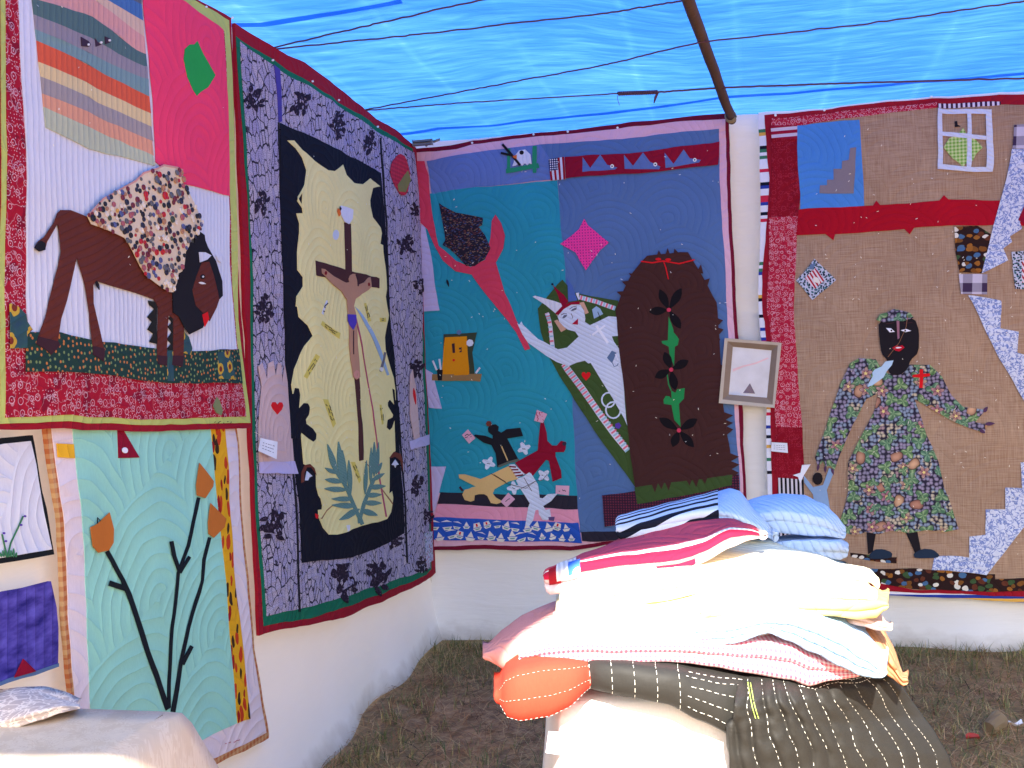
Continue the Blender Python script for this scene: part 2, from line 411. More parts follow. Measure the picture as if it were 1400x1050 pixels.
def scribble(Q, name, a, b, rows, mat, layer, parent=None, wpx=.9, amp=2.):
    """hand-written lines too small to read, joined into one part"""
    if isinstance(a, str): a, b = T(a)[0], T(b)[0]
    dx, dy = b[0]-a[0], b[1]-a[1]; l = math.hypot(dx, dy); nx, ny = -dy/l, dx/l
    bm = bmesh.new(); org = Q.root.matrix_world.translation
    for r in range(rows):
        off = (r-(rows-1)/2)*amp*2.4; n = max(4, int(l/1.6)); last = None
        for i in range(n):
            t = (i+random.random()*.6)/n
            if random.random() < .14: last = None; continue
            q = (a[0]+dx*t+nx*(off+random.uniform(-amp, amp)), a[1]+dy*t+ny*(off+random.uniform(-amp, amp)))
            if last:
                ex, ey = q[0]-last[0], q[1]-last[1]; el = math.hypot(ex, ey) or 1; px, py = -ey/el*wpx/2, ex/el*wpx/2
                vv = []
                for s_ in ((last[0]+px, last[1]+py), (last[0]-px, last[1]-py), (q[0]-px, q[1]-py), (q[0]+px, q[1]+py)):
                    u_, v_ = Q.wall.uv(s_); vv.append(bm.verts.new(Q.pos(u_, v_, layer)-org))
                bm.faces.new(vv)
            last = q
    me = bpy.data.meshes.new(name); bm.to_mesh(me); bm.free(); me.materials.append(mat)
    o = bpy.data.objects.new(name, me); COL.objects.link(o); o.parent = parent or Q.root; o['kind'] = 'stuff'
    return o
def knots(Q, poly, n, mat, layer, r=.0019):
    """thread ends tied through the quilt"""
    poly = [Q.wall.uv(p) for p in (T(poly) if isinstance(poly, str) else poly)]
    us, vv = [p[0] for p in poly], [p[1] for p in poly]; bm = bmesh.new(); org = Q.root.matrix_world.translation; k = 0
    while k < n:
        u, v = random.uniform(min(us), max(us)), random.uniform(min(vv), max(vv))
        inside = False
        for i in range(len(poly)):
            (x1, y1), (x2, y2) = poly[i-1], poly[i]
            if (y1 > v) != (y2 > v) and u < (x2-x1)*(v-y1)/(y2-y1)+x1: inside = not inside
        k += 1
        if not inside: continue
        a = random.uniform(0, 6.28); du, dv = math.cos(a), math.sin(a); L2 = r*random.uniform(.7, 2.2); w2 = r*.55
        q = [bm.verts.new(Q.pos(u+du*x*L2-dv*y*w2, v+dv*x*L2+du*y*w2, layer+h)-org) for x, y, h in ((-1, -1, 0), (1, -1, 0), (1, 1, 1), (-1, 1, 1))]
        bm.faces.new(q)
    me = bpy.data.meshes.new('thread_knots'); bm.to_mesh(me); bm.free(); me.materials.append(mat)
    o = bpy.data.objects.new('thread_knots', me); COL.objects.link(o); o.parent = Q.root; o['kind'] = 'stuff'
    return o

# ================================================================== THE SETTING
def gz(x, y):
    return .02*noise.noise(Vector((x*.9, y*.9, 0))) + .010*noise.noise(Vector((x*4, y*4, 2))) - .01
def ground_mat():
    b = NB('ground_soil'); p = b.n('NewGeometry').outputs[0]
    n1 = b.noi(p, 1.3, 6.); n2 = b.noi(p, 17., 5.); n3 = b.noi(b.warp(p, 9., .1), 70., 4.)
    col = b.ramp(n2, [(.3, c(118, 90, 70)), (.5, c(160, 126, 96)), (.68, c(190, 152, 114)), (.8, c(146, 134, 96))])
    col = b.mix(b.ramp(n1, [(.42, (0, 0, 0, 1)), (.62, (1, 1, 1, 1))]), col, b.mix(n3, c(104, 98, 64), c(170, 144, 102)))
    b.set(b.bsdf.inputs['Base Color'], col); b.bsdf.inputs['Roughness'].default_value = .97; b.bsdf.inputs['Specular IOR Level'].default_value = .1
    b.set(b.bsdf.inputs['Normal'], b.n('Bump', Strength=.8, Distance=.02, Height=b.ma('ADD', n2, b.ma('MULTIPLY', n3, .5))).outputs[0])
    return b.m
gm = ground_mat()
xs = [-600, -200, -60, -20, -8] + [-4+.08*i for i in range(121)] + [8, 20, 60, 200, 600]
ys = [-600, -200, -60, -20, -6] + [-1+.08*i for i in range(101)] + [9, 14, 30, 80, 200, 600]
gv = [(x, y, gz(x, y)) for y in ys for x in xs]; nx = len(xs)
me = bpy.data.meshes.new('ground')
me.from_pydata(gv, [], [(j*nx+i, j*nx+i+1, (j+1)*nx+i+1, (j+1)*nx+i) for j in range(len(ys)-1) for i in range(nx-1)]); me.update()
for p in me.polygons: p.use_smooth = True
tag(link('ground', me, gm), kind='structure')
def inside(x, y): q = Vector((x, y, 0))-CORNER; return q.dot(EL) > .03 and q.dot(EB) > .02
def blades(name, n, cols, hmin, hmax, wid, area, lie=0., clump=None):
    bms = []; mats = [plain(name+'_'+str(i), cl, .8, .15) for i, cl in enumerate(cols)]
    vs_, fs_, mi = [], [], []; k = 0
    while k < n:
        x, y = random.uniform(*area[:2]), random.uniform(*area[2:])
        if not inside(x, y): continue
        if clump and noise.noise(Vector((x*1.5, y*1.5, 5)))+random.uniform(-.25, .25) < clump: 
            if random.random() < .9: continue
        k += 1
        h = random.uniform(hmin, hmax); a = random.uniform(0, 6.283); z = gz(x, y)
        if lie:
            d = Vector((math.cos(a), math.sin(a), random.uniform(-.05, .2)*lie)); s_ = Vector((-d.y, d.x, 0))*wid
            p0 = Vector((x, y, z+random.uniform(.004, .016))); p1 = p0+d*h*.5+Vector((0, 0, random.uniform(0, .012)))+s_*random.uniform(-4, 4); p2 = p1+d*h*.5-Vector((0, 0, .01))+s_*random.uniform(-3, 3)
        else:
            le = random.uniform(.2, 1.1); d = Vector((math.cos(a)*le, math.sin(a)*le, 1)).normalized(); s_ = Vector((-math.sin(a), math.cos(a), 0))*wid
            p0 = Vector((x, y, z-.004)); p1 = p0+d*h*.55; p2 = p1+Vector((d.x*1.7, d.y*1.7, d.z*.6)).normalized()*h*.45
        b0 = len(vs_); vs_ += [p0-s_, p0+s_, p1-s_*.8, p1+s_*.8, p2]; fs_ += [(b0, b0+1, b0+3, b0+2), (b0+2, b0+3, b0+4)]
        m = random.randrange(len(cols)); mi += [m, m]
    me = bpy.data.meshes.new(name); me.from_pydata(vs_, [], fs_); me.update()
    for m in mats: me.materials.append(m)
    for p, m in zip(me.polygons, mi): p.material_index = m
    return tag(link(name, me), kind='stuff')
blades('grass', 9000, [c(92, 102, 60), c(124, 124, 78), c(170, 154, 108), c(84, 92, 56)], .03, .085, .0016, (-1.4, 3.2, 2.6, 5.7), clump=.03)
blades('pine_straw', 20000, [c(150, 102, 68), c(182, 134, 90), c(116, 80, 58), c(200, 164, 120)], .07, .19, .0011, (-1.4, 3.4, 2.4, 5.7), lie=1.)

blades('twigs', 700, [c(96, 70, 54), c(70, 52, 44), c(150, 116, 84)], .05, .22, .0024, (-1.4, 3.4, 2.4, 5.7), lie=1.)
def tufts(n, cols):                               # grass standing along the foot of the cloth and in scattered tufts
    mats = [plain('tuft_'+str(i), cl, .8, .15) for i, cl in enumerate(cols)]; vs_, fs_, mi = [], [], []
    for k in range(n):
        if k % 3: q = CORNER+EB*random.uniform(.0, 4.2)+EL*(.07+abs(random.gauss(0, .10)))
        elif k % 2: q = CORNER+EL*random.uniform(.1, 2.2)+EB*(.14+abs(random.gauss(0, .12)))
        else: q = Vector((random.uniform(-1., 2.8), random.uniform(3.4, 5.3), 0))
        if not inside(q.x, q.y): continue
        for j in range(random.randint(4, 11)):
            x, y = q.x+random.gauss(0, .014), q.y+random.gauss(0, .014); h = random.uniform(.03, .10); a = random.uniform(0, 6.283); le = random.uniform(.1, .9)
            d = Vector((math.cos(a)*le, math.sin(a)*le, 1)).normalized(); s_ = Vector((-math.sin(a), math.cos(a), 0))*.0016
            p0 = Vector((x, y, gz(x, y)-.004)); p1 = p0+d*h*.55; p2 = p1+Vector((d.x*1.7, d.y*1.7, d.z*.6)).normalized()*h*.45; b0 = len(vs_)
            vs_ += [p0-s_, p0+s_, p1-s_*.8, p1+s_*.8, p2]; fs_ += [(b0, b0+1, b0+3, b0+2), (b0+2, b0+3, b0+4)]; m = random.randrange(len(cols)); mi += [m, m]
    me = bpy.data.meshes.new('grass_tufts'); me.from_pydata(vs_, [], fs_); me.update()
    for m in mats: me.materials.append(m)
    for p, m in zip(me.polygons, mi): p.material_index = m
    tag(link('grass_tufts', me), kind='stuff')
tufts(380, [c(96, 104, 58), c(130, 128, 78), c(178, 158, 108), c(80, 90, 50)])

# ---- cloth walls
def sheet_mat(name, col, tr):
    b = NB(name); uv = b.uv()
    nf = b.noi(uv, 2.4, 5.); cl = b.mix(nf, tuple(x*.93 for x in col[:3])+(1,), col)
    vy = b.sep(b.n('NewGeometry').outputs[0])[2]; mud = b.ma('MULTIPLY', b.ramp(b.ma('ADD', vy, b.ma('MULTIPLY', b.noi(uv, 9., 4.), .16)), [(.06, (1, 1, 1, 1)), (.17, (0, 0, 0, 1))]), .55)
    cl = b.mix(mud, cl, c(150, 130, 106))       # splashed soil along the foot
    b.set(b.bsdf.inputs['Base Color'], cl); b.bsdf.inputs['Roughness'].default_value = .9; b.bsdf.inputs['Specular IOR Level'].default_value = .15
    h = b.ma('ADD', b.noi(b.rot(b.warp(uv, 1.5, .2), 35, 1.2, 6.), 1.6, 4.), b.ma('MULTIPLY', b.noi(uv, 7., 3.), .25))
    bp = b.n('Bump', Strength=.5, Distance=.02, Height=h).outputs[0]
    bp = b.n('Bump', Strength=.3, Distance=.0005, Height=b.noi(uv, 700., 1.), Normal=bp).outputs[0]
    b.set(b.bsdf.inputs['Normal'], bp)
    t_ = b.n('BsdfTranslucent', Color=cl, Normal=bp).outputs[0]
    b.set(b.out.inputs[0], b.n('MixShader', _0=tr, _1=b.bsdf.outputs[0], _2=t_).outputs[0])
    return b.m
M_sheet = sheet_mat('white_cotton_sheet', c(244, 242, 238), .36)
M_sheet2 = sheet_mat('thick_white_sheet', c(245, 243, 237), .2)
def tarp_z(s): return 2.64+.045*s
def sheet(name, label, wall, ua, ub, va, vb, off, mat, seed, flare=.06, fold=.016, n=(120, 90)):
    def top(u): return vb if vb else tarp_z(u if wall is LEFT else 0)-.006
    def fn(s, t):
        u = ua+(ub-ua)*s; v = va+(top(u)-va)*t
        h = off + fold*noise.noise(Vector((u*2.3+seed, v*.5, seed))) + fold*.5*noise.noise(Vector((u*6+v*1.4, v*1.3, seed+4))) + fold*.22*(1-abs(noise.noise(Vector((u*4.2+v*3.1, v*2.2-u*1.2, seed+11)))))
        if v < .45:
            k = (1-v/.45); h += flare*k*k*(.75+.8*noise.noise(Vector((u*1.7, 0, seed+9)))) + .02*k**3*math.sin(u*9+seed)
            v = max(v, .004+gz(*wall.at(u, 0, h).to_2d()))
        return wall.at(u, v, h)
    o = grid_mesh(name, n[0], n[1], fn, mat, None, lambda s, t: (ua+(ub-ua)*s, t*2.6))
    return tag(o, label, 'cloth wall')
LEFT_END = 3.55
sheet('hanging_sheet', 'white cotton sheet forming the left wall behind the crucifix and tulip quilts', LEFT, -.02, LEFT_END, 0, None, -.012, M_sheet, 1.3, .10, n=(150, 90))
sheet('hanging_sheet', 'pale upper sheet showing as a strip between the two back wall quilts', BACK, 0, 4.4, 1.35, None, -.022, M_sheet, 5.2, 0, n=(150, 50))
sheet('hanging_sheet', 'thick white lower sheet of the back wall reaching the grass', BACK, .01, 4.4, 0, 1.66, -.004, M_sheet2, 8.1, .05, .009, n=(170, 70))

# ---- blue tarpaulin roof
def tarp_mat():
    b = NB('blue_tarpaulin'); uv = b.uv()
    w_ = b.warp(uv, 1.4, .25)
    wv = b.noi(b.rot(w_, 66, 1., 5.), 4.5, 6.); w2 = b.noi(b.rot(w_, -22, 1., 5.), 5., 6.)
    cx_, cy_, _ = b.sep(b.warp(uv, .9, .10))     # the grid of folds it was packed in
    def fold(x, sp, wd): return b.ma('MAXIMUM', 0., b.ma('SUBTRACT', 1., b.ma('DIVIDE', b.ma('ABSOLUTE', b.ma('SUBTRACT', b.ma('FRACT', b.ma('DIVIDE', x, sp)), .5)), wd)))
    grid = b.ma('MULTIPLY', b.ma('MAXIMUM', fold(cx_, .40, .06), b.ma('MULTIPLY', fold(cy_, .46, .05), .8)), b.ma('MULTIPLY_ADD', b.noi(uv, 2.5, 2.), 1.6, -.25))
    wide = b.noi(b.warp(uv, .6, .3), .75, 2.)
    crease = grid
    mixv = b.ma('ADD', b.ma('ADD', b.ma('ADD', b.ma('MULTIPLY', wv, .36), b.ma('MULTIPLY', w2, .26)), b.ma('MULTIPLY', wide, .38)), b.ma('MULTIPLY', crease, .075))
    wear_light = b.ramp(mixv, [(.28, c(30, 78, 160)), (.46, c(40, 94, 174)), (.6, c(58, 114, 186)), (.8, c(116, 168, 208))])  # worn folds, plus wrinkle shading and pale lit patches put into the colour
    b.set(b.bsdf.inputs['Base Color'], c(40, 110, 200)); b.bsdf.inputs['Roughness'].default_value = .45
    gx, gy, _ = b.sep(b.n('VectorMath', dict(operation='SCALE'), _0=uv, Scale=420.).outputs[0])
    h = b.ma('ADD', b.ma('ADD', wv, b.ma('MULTIPLY', w2, .8)), b.ma('MULTIPLY', crease, .35))
    bp = b.n('Bump', Strength=.6, Distance=.010, Height=h).outputs[0]
    b.set(b.bsdf.inputs['Normal'], bp)
    tr = b.n('BsdfTranslucent', Color=wear_light, Normal=bp).outputs[0]
    b.set(b.out.inputs[0], b.n('MixShader', _0=.8, _1=b.bsdf.outputs[0], _2=tr).outputs[0])
    return b.m
M_tarp = tarp_mat()
# front edge of the tarpaulin, as distances from the back wall at places along it
EDGE = [(-.5, 6.05), (.9, 5.92), (1.15, 5.78), (1.32, 5.3), (1.5, 4.78), (2.0, 4.62), (2.6, 4.7), (4.6, 5.0)]  # unseen edge, outline bent to set where sun stops on pile and table
def lerp_tab(tab, x):
    if x <= tab[0][0]: return tab[0][1]
    for (x0, y0), (x1, y1) in zip(tab, tab[1:]):
        if x <= x1: return y0+(y1-y0)*(x-x0)/(x1-x0)
    return tab[-1][1]
def tarp_pt(u, s):
    z = tarp_z(s) + .012*noise.noise(Vector((u*1.6, s*1.1, 7))) + .006*noise.noise(Vector((u*5, s*3, 1))) - .012*max(0, math.sin(math.pi*min(1, max(0, u/4.4))))
    return CORNER + EB*u + EL*s + Vector((0, 0, z))
tarp = empty('tarp_roof', tarp_pt(2, 2.5), 'blue plastic tarpaulin roof stretched over the stall with the sun on it', 'tarpaulin')
def tfn(a, t):
    u = -.06+4.7*a; s = -.10+(lerp_tab(EDGE, u)+.10)*t; return tarp_pt(u, s)
grid_mesh('sheeting', 130, 130, tfn, M_tarp, tarp, lambda a, t: (a*4.7, t*5.2))
def hem_mat():
    b = NB('tarp_hem'); b.bsdf.inputs['Base Color'].default_value = c(24, 96, 200); b.bsdf.inputs['Roughness'].default_value = .5
    b.set(b.out.inputs[0], b.n('MixShader', _0=.6, _1=b.bsdf.outputs[0], _2=b.n('BsdfTranslucent', Color=c(110, 176, 245)).outputs[0]).outputs[0]); return b.m
M_seam = hem_mat()
def on_tarp(p, drop=0.):
    d = ray(p); lo, hi = .5, 12.
    for _ in range(40):
        m = (lo+hi)/2; q = EYEP+d*m; r_ = q-CORNER
        if q.z > tarp_z(r_.dot(EL))-drop: hi = m
        else: lo = m
    q = EYEP+d*lo; r_ = q-CORNER; return r_.dot(EB), r_.dot(EL)
def seam(pts, wd):
    uvp = [on_tarp(p) for p in T(pts)]
    (ua, sa), (ub, sb) = uvp[0], uvp[-1]
    def fn(a, t):
        i = min(int(a*(len(uvp)-1)), len(uvp)-2); f = a*(len(uvp)-1)-i
        u = uvp[i][0]*(1-f)+uvp[i+1][0]*f; s_ = uvp[i][1]*(1-f)+uvp[i+1][1]*f
        q = tarp_pt(u, s_+(t-.5)*wd*(1+.5*noise.noise(Vector((u*3, 0, 0))))); q.z -= .006+.006*math.sin(math.pi*t); return q
    grid_mesh('hem', 90, 4, fn, M_seam, tarp, lambda a, t: (a*4, t*.05))
seam('P 308,32 360,30 420,22 480,11 550,-3', .035)
seam('P 545,182 600,172 680,167 760,158 830,150 900,142 985,129 1060,122 1150,115 1280,106 1400,94', .036)
# ---- wooden pole under the tarpaulin
pw = plain('weathered_pole_wood', c(86, 66, 58), .75, .2, (.004, 60))
a0 = CORNER+EB*on_tarp((1000, 176), .055)[0]+EL*.06; ub_, sb_ = on_tarp((941, 0), .05)
p0 = on_y((1001, 170), 5.13); q_ = p0-CORNER; p0 = CORNER+EB*q_.dot(EB)+EL*.05+Vector((0, 0, on_y((1001, 166), 5.12).z))
p1 = CORNER+EB*ub_+EL*sb_+Vector((0, 0, tarp_z(sb_)-.05)); dr = p1-p0
ptsp = [p0+dr*(i/24*2.05)+Vector((.004*noise.noise(Vector((i*.6, 0, 0))), 0, .004*noise.noise(Vector((i*.6, 5, 0))))) for i in range(25)]
pole = tube('roof_pole', ptsp, [.021+.002*noise.noise(Vector((i*.9, 1, 0))) for i in range(25)], pw, None, 14)
tag(pole, 'brown wooden roof pole running out from the back wall under the blue tarpaulin', 'pole')
lash = []
for i in range(90): a = i/90*6.283*6; lash.append(p0+dr.normalized()*(.05+.05*i/90)+EB*math.cos(a)*.0245+Vector((0, 0, math.sin(a)*.0245)))
tube('rope_lashing', lash, .0035, plain('pale_lashing_cord', c(150, 140, 120), .9, .1), pole, 6)
# ---- ropes under the tarpaulin
M_rope = plain('brown_twine', c(92, 66, 84), .9, .1)
def rope(pts, label, rad=.003, drop=.03, twist=False):
    pl = []
    tp = T(pts); n = 40
    P3 = []
    for p in tp:
        u_, s_ = on_tarp(p, drop); P3.append(CORNER+EB*u_+EL*s_+Vector((0, 0, tarp_z(s_)-drop)))
    for k in range(len(P3)-1):
        for i in range(n): pl.append(P3[k]*(1-i/n)+P3[k+1]*(i/n)+Vector((0, 0, .003*noise.noise(Vector((i*.35+k*9, drop*50, 0))))))
    pl.append(P3[-1])
    return tag(tube('rope', pl, rad, M_rope, None, 6), label, 'rope', 'ropes strung under the tarpaulin'), P3
rope('P 365,67 510,33 680,-5 1000,-84', 'rope rising steeply from the crucifix quilt top to the upper picture edge')
rope('P 365,68 560,48 830,18 935,1', 'rope from the crucifix quilt top running long and shallow to the pole head')
rope('P 500,150 660,120 830,88 955,58 1180,33 1400,2 1720,-44', 'longest rope crossing the whole tarpaulin under the pole', drop=.07)
rope('P 500,151 640,140 845,128', 'thin rope from the back corner to the knotted bundle', drop=.06)
rk, PK = rope('P 845,128 900,126 985,120 1150,114 1400,107 1720,96', 'thick twisted rope from the knotted bundle past the pole to the right', .0042, .06)
# knot and dangling end of the twisted rope
def helix(a, b, r, turns, n=70): 
    d = b-a; x = d.orthogonal().normalized(); y = d.normalized().cross(x)
    return [a+d*(i/n)+x*r*math.cos(turns*6.283*i/n)+y*r*math.sin(turns*6.283*i/n) for i in range(n+1)]
tube('knot_wrap', helix(PK[0], PK[1], .006, 22, 200), .0042, M_rope, rk, 6)
e_ = PK[1]; tube('loose_end', [e_, e_+Vector((-.012, 0, -.02)), e_+Vector((-.02, 0, -.045))], [.004, .007, .003], M_rope, rk, 6)
e_ = PK[0]; tube('loose_end', [e_, e_+Vector((-.004, 0, -.02)), e_+Vector((.004, 0, -.05))], .0012, M_rope, rk, 5)
# spring clamp gripping the corner of the roof
M_grey = plain('grey_plastic', c(120, 128, 134), .5)
cp = on_y((580, 199), 5.40); cl_ = empty('spring_clamp', cp, 'small grey spring clamp gripping cloth at the back left corner', 'clamp')
for dz in (-.006, .010):
    boxmesh('jaw', cp+Vector((-.05, -.02, dz)), EB*.10, EL*.03, Vector((0, 0, .009)), M_grey, cl_, .003)
tube('pivot', [cp+Vector((.01, -.03, .004)), cp+Vector((.01, .015, .004))], .008, M_grey, cl_)
tube('handle', [cp+Vector((.05, -.03, .012)), cp+Vector((.085, -.035, .022))], .007, M_grey, cl_)

# ================================================================== THE QUILTS
M_red = S('deep_red_cotton', 150, 22, 40); M_maroon = S('maroon_binding', 112, 18, 44); M_lime = S('lime_binding', 186, 196, 108)
M_white = S('white_quilt_cotton', 214, 216, 228, quilt=('lines', .022, 86)); M_black = S('black_cotton', 30, 28, 34, quilt=None)
M_knot = plain('knot_thread', c(235, 228, 210), .8)
M_ink = plain('ink', c(30, 28, 40), .8)
def solid(n, r, g, b, q=True, **k):
    return S(n, r, g, b, **k) if q else S(n, r, g, b, quilt=None, **k)

# ------------------------------------------------ 1: grazing animal with the button blanket
bison_out = T('P -26,589 -26,-128 120,-62 A 780,0 860,40 935,75 P 306,120 A 960,1050 B 1050,500 P 325,525 329,585 B 560,960 P 61,586')
Q1 = Quilt('hanging_quilt', 'big quilt of a brown grazing beast wearing a blanket of buttons', LEFT, bison_out, .045, .012, 1.)
piece(Q1, 'binding', bison_out, M_red, 0, thick=.012)
piece(Q1, 'lime_border', 'P -19,581 -19,-118 120,-53 247,1 A 925,85 945,560 962,1040 B 1030,450 1077,912 560,930 200,908', M_lime, 1)
M_band = fabric('red_bandana_print', None, p_bandana(c(166, 22, 46), c(235, 205, 215), 34., .8, c(100, 10, 40)))
piece(Q1, 'bandana_border', 'P -12,573 -12,-108 120,-46 220,0 A 900,135 915,560 935,1050 B 1000,300 1055,885 560,905 210,880', M_band, 2)
piece(Q1, 'sky_panel', 'P 4,-90 120,-35 221,8 A 885,140 905,440 920,830 B 985,200 1020,580 820,597 600,577 340,542 200,514 60,512 P 16,425 16,340 A 45,620 P 7,60', M_white, 3)
lft = [(24,-82),(24,-60),(24,-40),(24,-22),(25,0),(27.5,22),(29,42),(31,58),(34,87),(37,107),(39,130),(40,148),(43,176)]
mid = [(112,-40),(112,-25),(112,-8),(114,3),(110,25),(108,54),(104,73),(101,88),(102,114),(104,134),(103,155),(103,176),(103,205)]
rgt = [(179,-10),(179,8),(181,30),(182,52),(183,76),(185,93),(186,110),(187,134),(189,157),(190,175),(191,194),(192,214),(194,229)]
bc = [(78,84,92),(96,104,116),(74,116,168),(214,182,158),(216,156,148),(84,112,112),(146,138,146),(120,150,152),(216,94,66),(218,194,146),(160,150,148),(220,156,126),(184,190,162)]
bn = ['grey','slate','blue','peach','pink','dark teal','taupe','teal','orange','cream','stone','salmon','sage']
for k in range(12):
    col = bc[k+1]
    m = S('sky_band_'+bn[k+1].replace(' ', '_'), *col, quilt=('lines', .022, 86))
    def mm(a, b, t): return (a[0]+(b[0]-a[0])*t, a[1]+(b[1]-a[1])*t)
    piece(Q1, 'sky_band', [lft[k], mm(lft[k], mid[k], .5), mid[k], mm(mid[k], rgt[k], .5), rgt[k], rgt[k+1], mm(mid[k+1], rgt[k+1], .5), mid[k+1], mm(lft[k+1], mid[k+1], .5), lft[k+1]], m, 4 + .06*k)
M_pink = S('hot_pink_cotton', 240, 66, 106)
piece(Q1, 'pink_panel', 'A 553,-20 590,420 600,690 700,775 920,830 905,440 887,130 690,0 600,-40', M_pink, 5)
piece(Q1, 'green_leaf', 'A 770,180 795,235 845,325 815,375 785,395 768,412 748,385 725,330 710,258 715,215 735,195 755,195', S('leaf_green_felt', 40, 158, 74, quilt=None), 6)
M_bird = S('dark_bird_cloth', 60, 44, 62, quilt=None); M_eye = plain('white_button', c(232, 230, 224), .35, .5)
for s_ in ('A 285,162 318,180 330,195 320,204 288,201', 'A 348,168 360,183 376,195 352,204', 'A 390,160 413,170 410,186 392,193'):
    o = piece(Q1, 'small_bird', s_, M_bird, 6)
    q = T(s_)[-2]; disc(Q1, 'eye', (q[0]-1, q[1]-3), 1.6, M_eye, 8, o)
M_gdot = fabric('green_calico', None, p_dots(c(34, 62, 56), c(190, 120, 66), 60., .22, .8, c(120, 140, 90)))
piece(Q1, 'ground_strip', 'B 45,508 200,510 340,540 600,575 820,595 1022,583 1036,735 700,737 500,713 330,692 40,686', M_gdot, 5)
M_sunp = fabric('sunflower_print', None, p_sun)
for s_ in ('B 918,600 975,594 1003,722 920,716', 'B -30,380 5,395 40,430 45,462 70,497 45,520 45,580 -30,585', 'B 697,590 724,590 728,728 700,726', 'B 768,505 790,530 806,580 800,612 768,600'):
    piece(Q1, 'sunflower_patch', s_, M_sunp, 6)
M_brown = S('brown_corduroy', 98, 46, 38, quilt=('lines', .02, 20), depth=.003)
beast = piece(Q1, 'beast', 'B 186,10 188,-20 205,-37 250,-36 290,-22 330,-10 600,80 740,260 760,420 768,500 766,620 724,622 722,450 700,430 697,480 695,622 650,622 655,500 655,400 636,362 560,335 470,310 362,280 350,300 352,380 380,500 396,580 345,575 335,430 315,300 285,200 278,172 260,240 225,370 197,450 180,552 95,530 130,440 165,300 205,150 198,60', M_brown, 7)
piece(Q1, 'tail', 'B 188,-18 197,10 137,107 128,140 100,148 80,132 95,105 125,85 172,20', M_brown, 8, beast)
piece(Q1, 'tail_tuft', 'B 108,100 128,112 128,142 100,149 79,132 92,110', M_black, 9, beast)
M_hoof = S('plum_cloth', 62, 36, 44, quilt=None)
for s_ in ('B 95,528 182,552 190,570 150,612 132,592 85,562', 'B 345,572 400,582 396,642 344,610', 'B 650,612 697,616 695,660 655,650', 'B 722,612 768,614 762,662 720,655'):
    piece(Q1, 'hoof', s_, M_hoof, 8, beast)
M_zig = S('black_sunflower', 34, 34, 32, quilt=None)
piece(Q1, 'zigzag_patch', 'B 612,367 655,370 655,562 618,553 637,515 610,495 632,462 610,440 640,405 618,385', M_zig, 6)
piece(Q1, 'zigzag_patch', 'B 697,442 722,440 722,590 695,585 716,560 697,540 718,510 699,485 718,465', M_zig, 6)
head = piece(Q1, 'beast_head', 'B 770,100 800,112 797,75 818,56 848,75 852,100 866,130 905,190 935,280 938,345 920,362 890,400 870,452 850,475 843,490 785,518 765,490 742,440 715,420 712,330 735,270 757,200', M_black, 12)
piece(Q1, 'face', 'B 835,196 870,194 892,255 912,330 918,365 905,400 872,460 845,425 812,390 797,320 815,250', M_brown, 13, head)
piece(Q1, 'mouth', 'B 840,430 862,418 868,450 850,486', S('scarlet_felt', 214, 26, 34, quilt=None), 14, head)
piece(Q1, 'horn', 'B 820,152 850,152 880,165 860,184 825,197', M_white, 14, head)
piece(Q1, 'ear', 'B 912,165 952,168 940,196 925,190', M_white, 6)
disc(Q1, 'eye', 'B 838,262', 3.2, M_black, 15, head); disc(Q1, 'eye_glint', 'B 838,262', 1.3, M_eye, 16, head); leaf(Q1, 'eye_white', T('B 822,288')[0], T('B 854,294')[0], 3, M_eye, 14, head)
leaf(Q1, 'belly_tuft', T('B 362,280')[0], T('B 378,320')[0], 4, M_black, 8, beast)
sad = T('a 30,400 60,370 150,280 300,200 400,150 450,95 550,62 590,40 680,58 715,75 722,170 770,250 815,340 845,420 862,470 845,502 820,520 800,560 768,580 765,620 745,660 740,750 725,800 700,815 690,880 665,947 640,947 590,922 530,877 470,832 430,762 390,682 345,602 310,562 220,522 150,492 60,462')
saddle = piece(Q1, 'button_blanket', sad, S('blanket_pink_cotton', 220, 200, 172, quilt=None), 15)
piece(Q1, 'blanket_edge', 'a 30,400 60,366 150,276 300,196 400,146 450,91 550,58 590,36 680,54 718,72 716,80 680,66 590,50 550,70 455,104 402,158 302,208 155,288 65,376', S('fringe_pink', 206, 150, 140, quilt=None), 16, saddle)
# buttons: a disc with a raised rim and holes, one mesh per colour
def button_mesh(mat):
    bm = bmesh.new(); prof = [(0, .28), (.62, .24), (.7, .42), (.88, .45), (1, .25), (1, 0)]; seg = 12; rings = []
    cv = bm.verts.new((0, 0, prof[0][1]))
    for r_, z in prof[1:]: rings.append([bm.verts.new((r_*math.cos(6.283*k/seg), r_*math.sin(6.283*k/seg), z)) for k in range(seg)])
    for k in range(seg):
        bm.faces.new((cv, rings[0][k], rings[0][(k+1) % seg]))
        for a, b in zip(rings, rings[1:]): bm.faces.new((a[k], b[k], b[(k+1) % seg], a[(k+1) % seg]))
    bmesh.ops.recalc_face_normals(bm, faces=bm.faces[:])
    me = bpy.data.meshes.new('button'); bm.to_mesh(me); bm.free(); me.materials.append(mat); return me
BC = dict(navy=(34, 36, 58), black=(26, 24, 28), red=(186, 26, 38), maroon=(116, 34, 50), white=(226, 214, 200), grey=(98, 98, 104), rose=(170, 92, 100), blue=(84, 92, 140), tan=(176, 128, 96), gold=(214, 160, 70), green=(64, 80, 62))
BM = {k: button_mesh(plain('button_'+k, c(*v), .3, .5)) for k, v in BC.items()}
rotm = Matrix((EL, Vector((0, 0, 1)), EB)).transposed()
placed = []
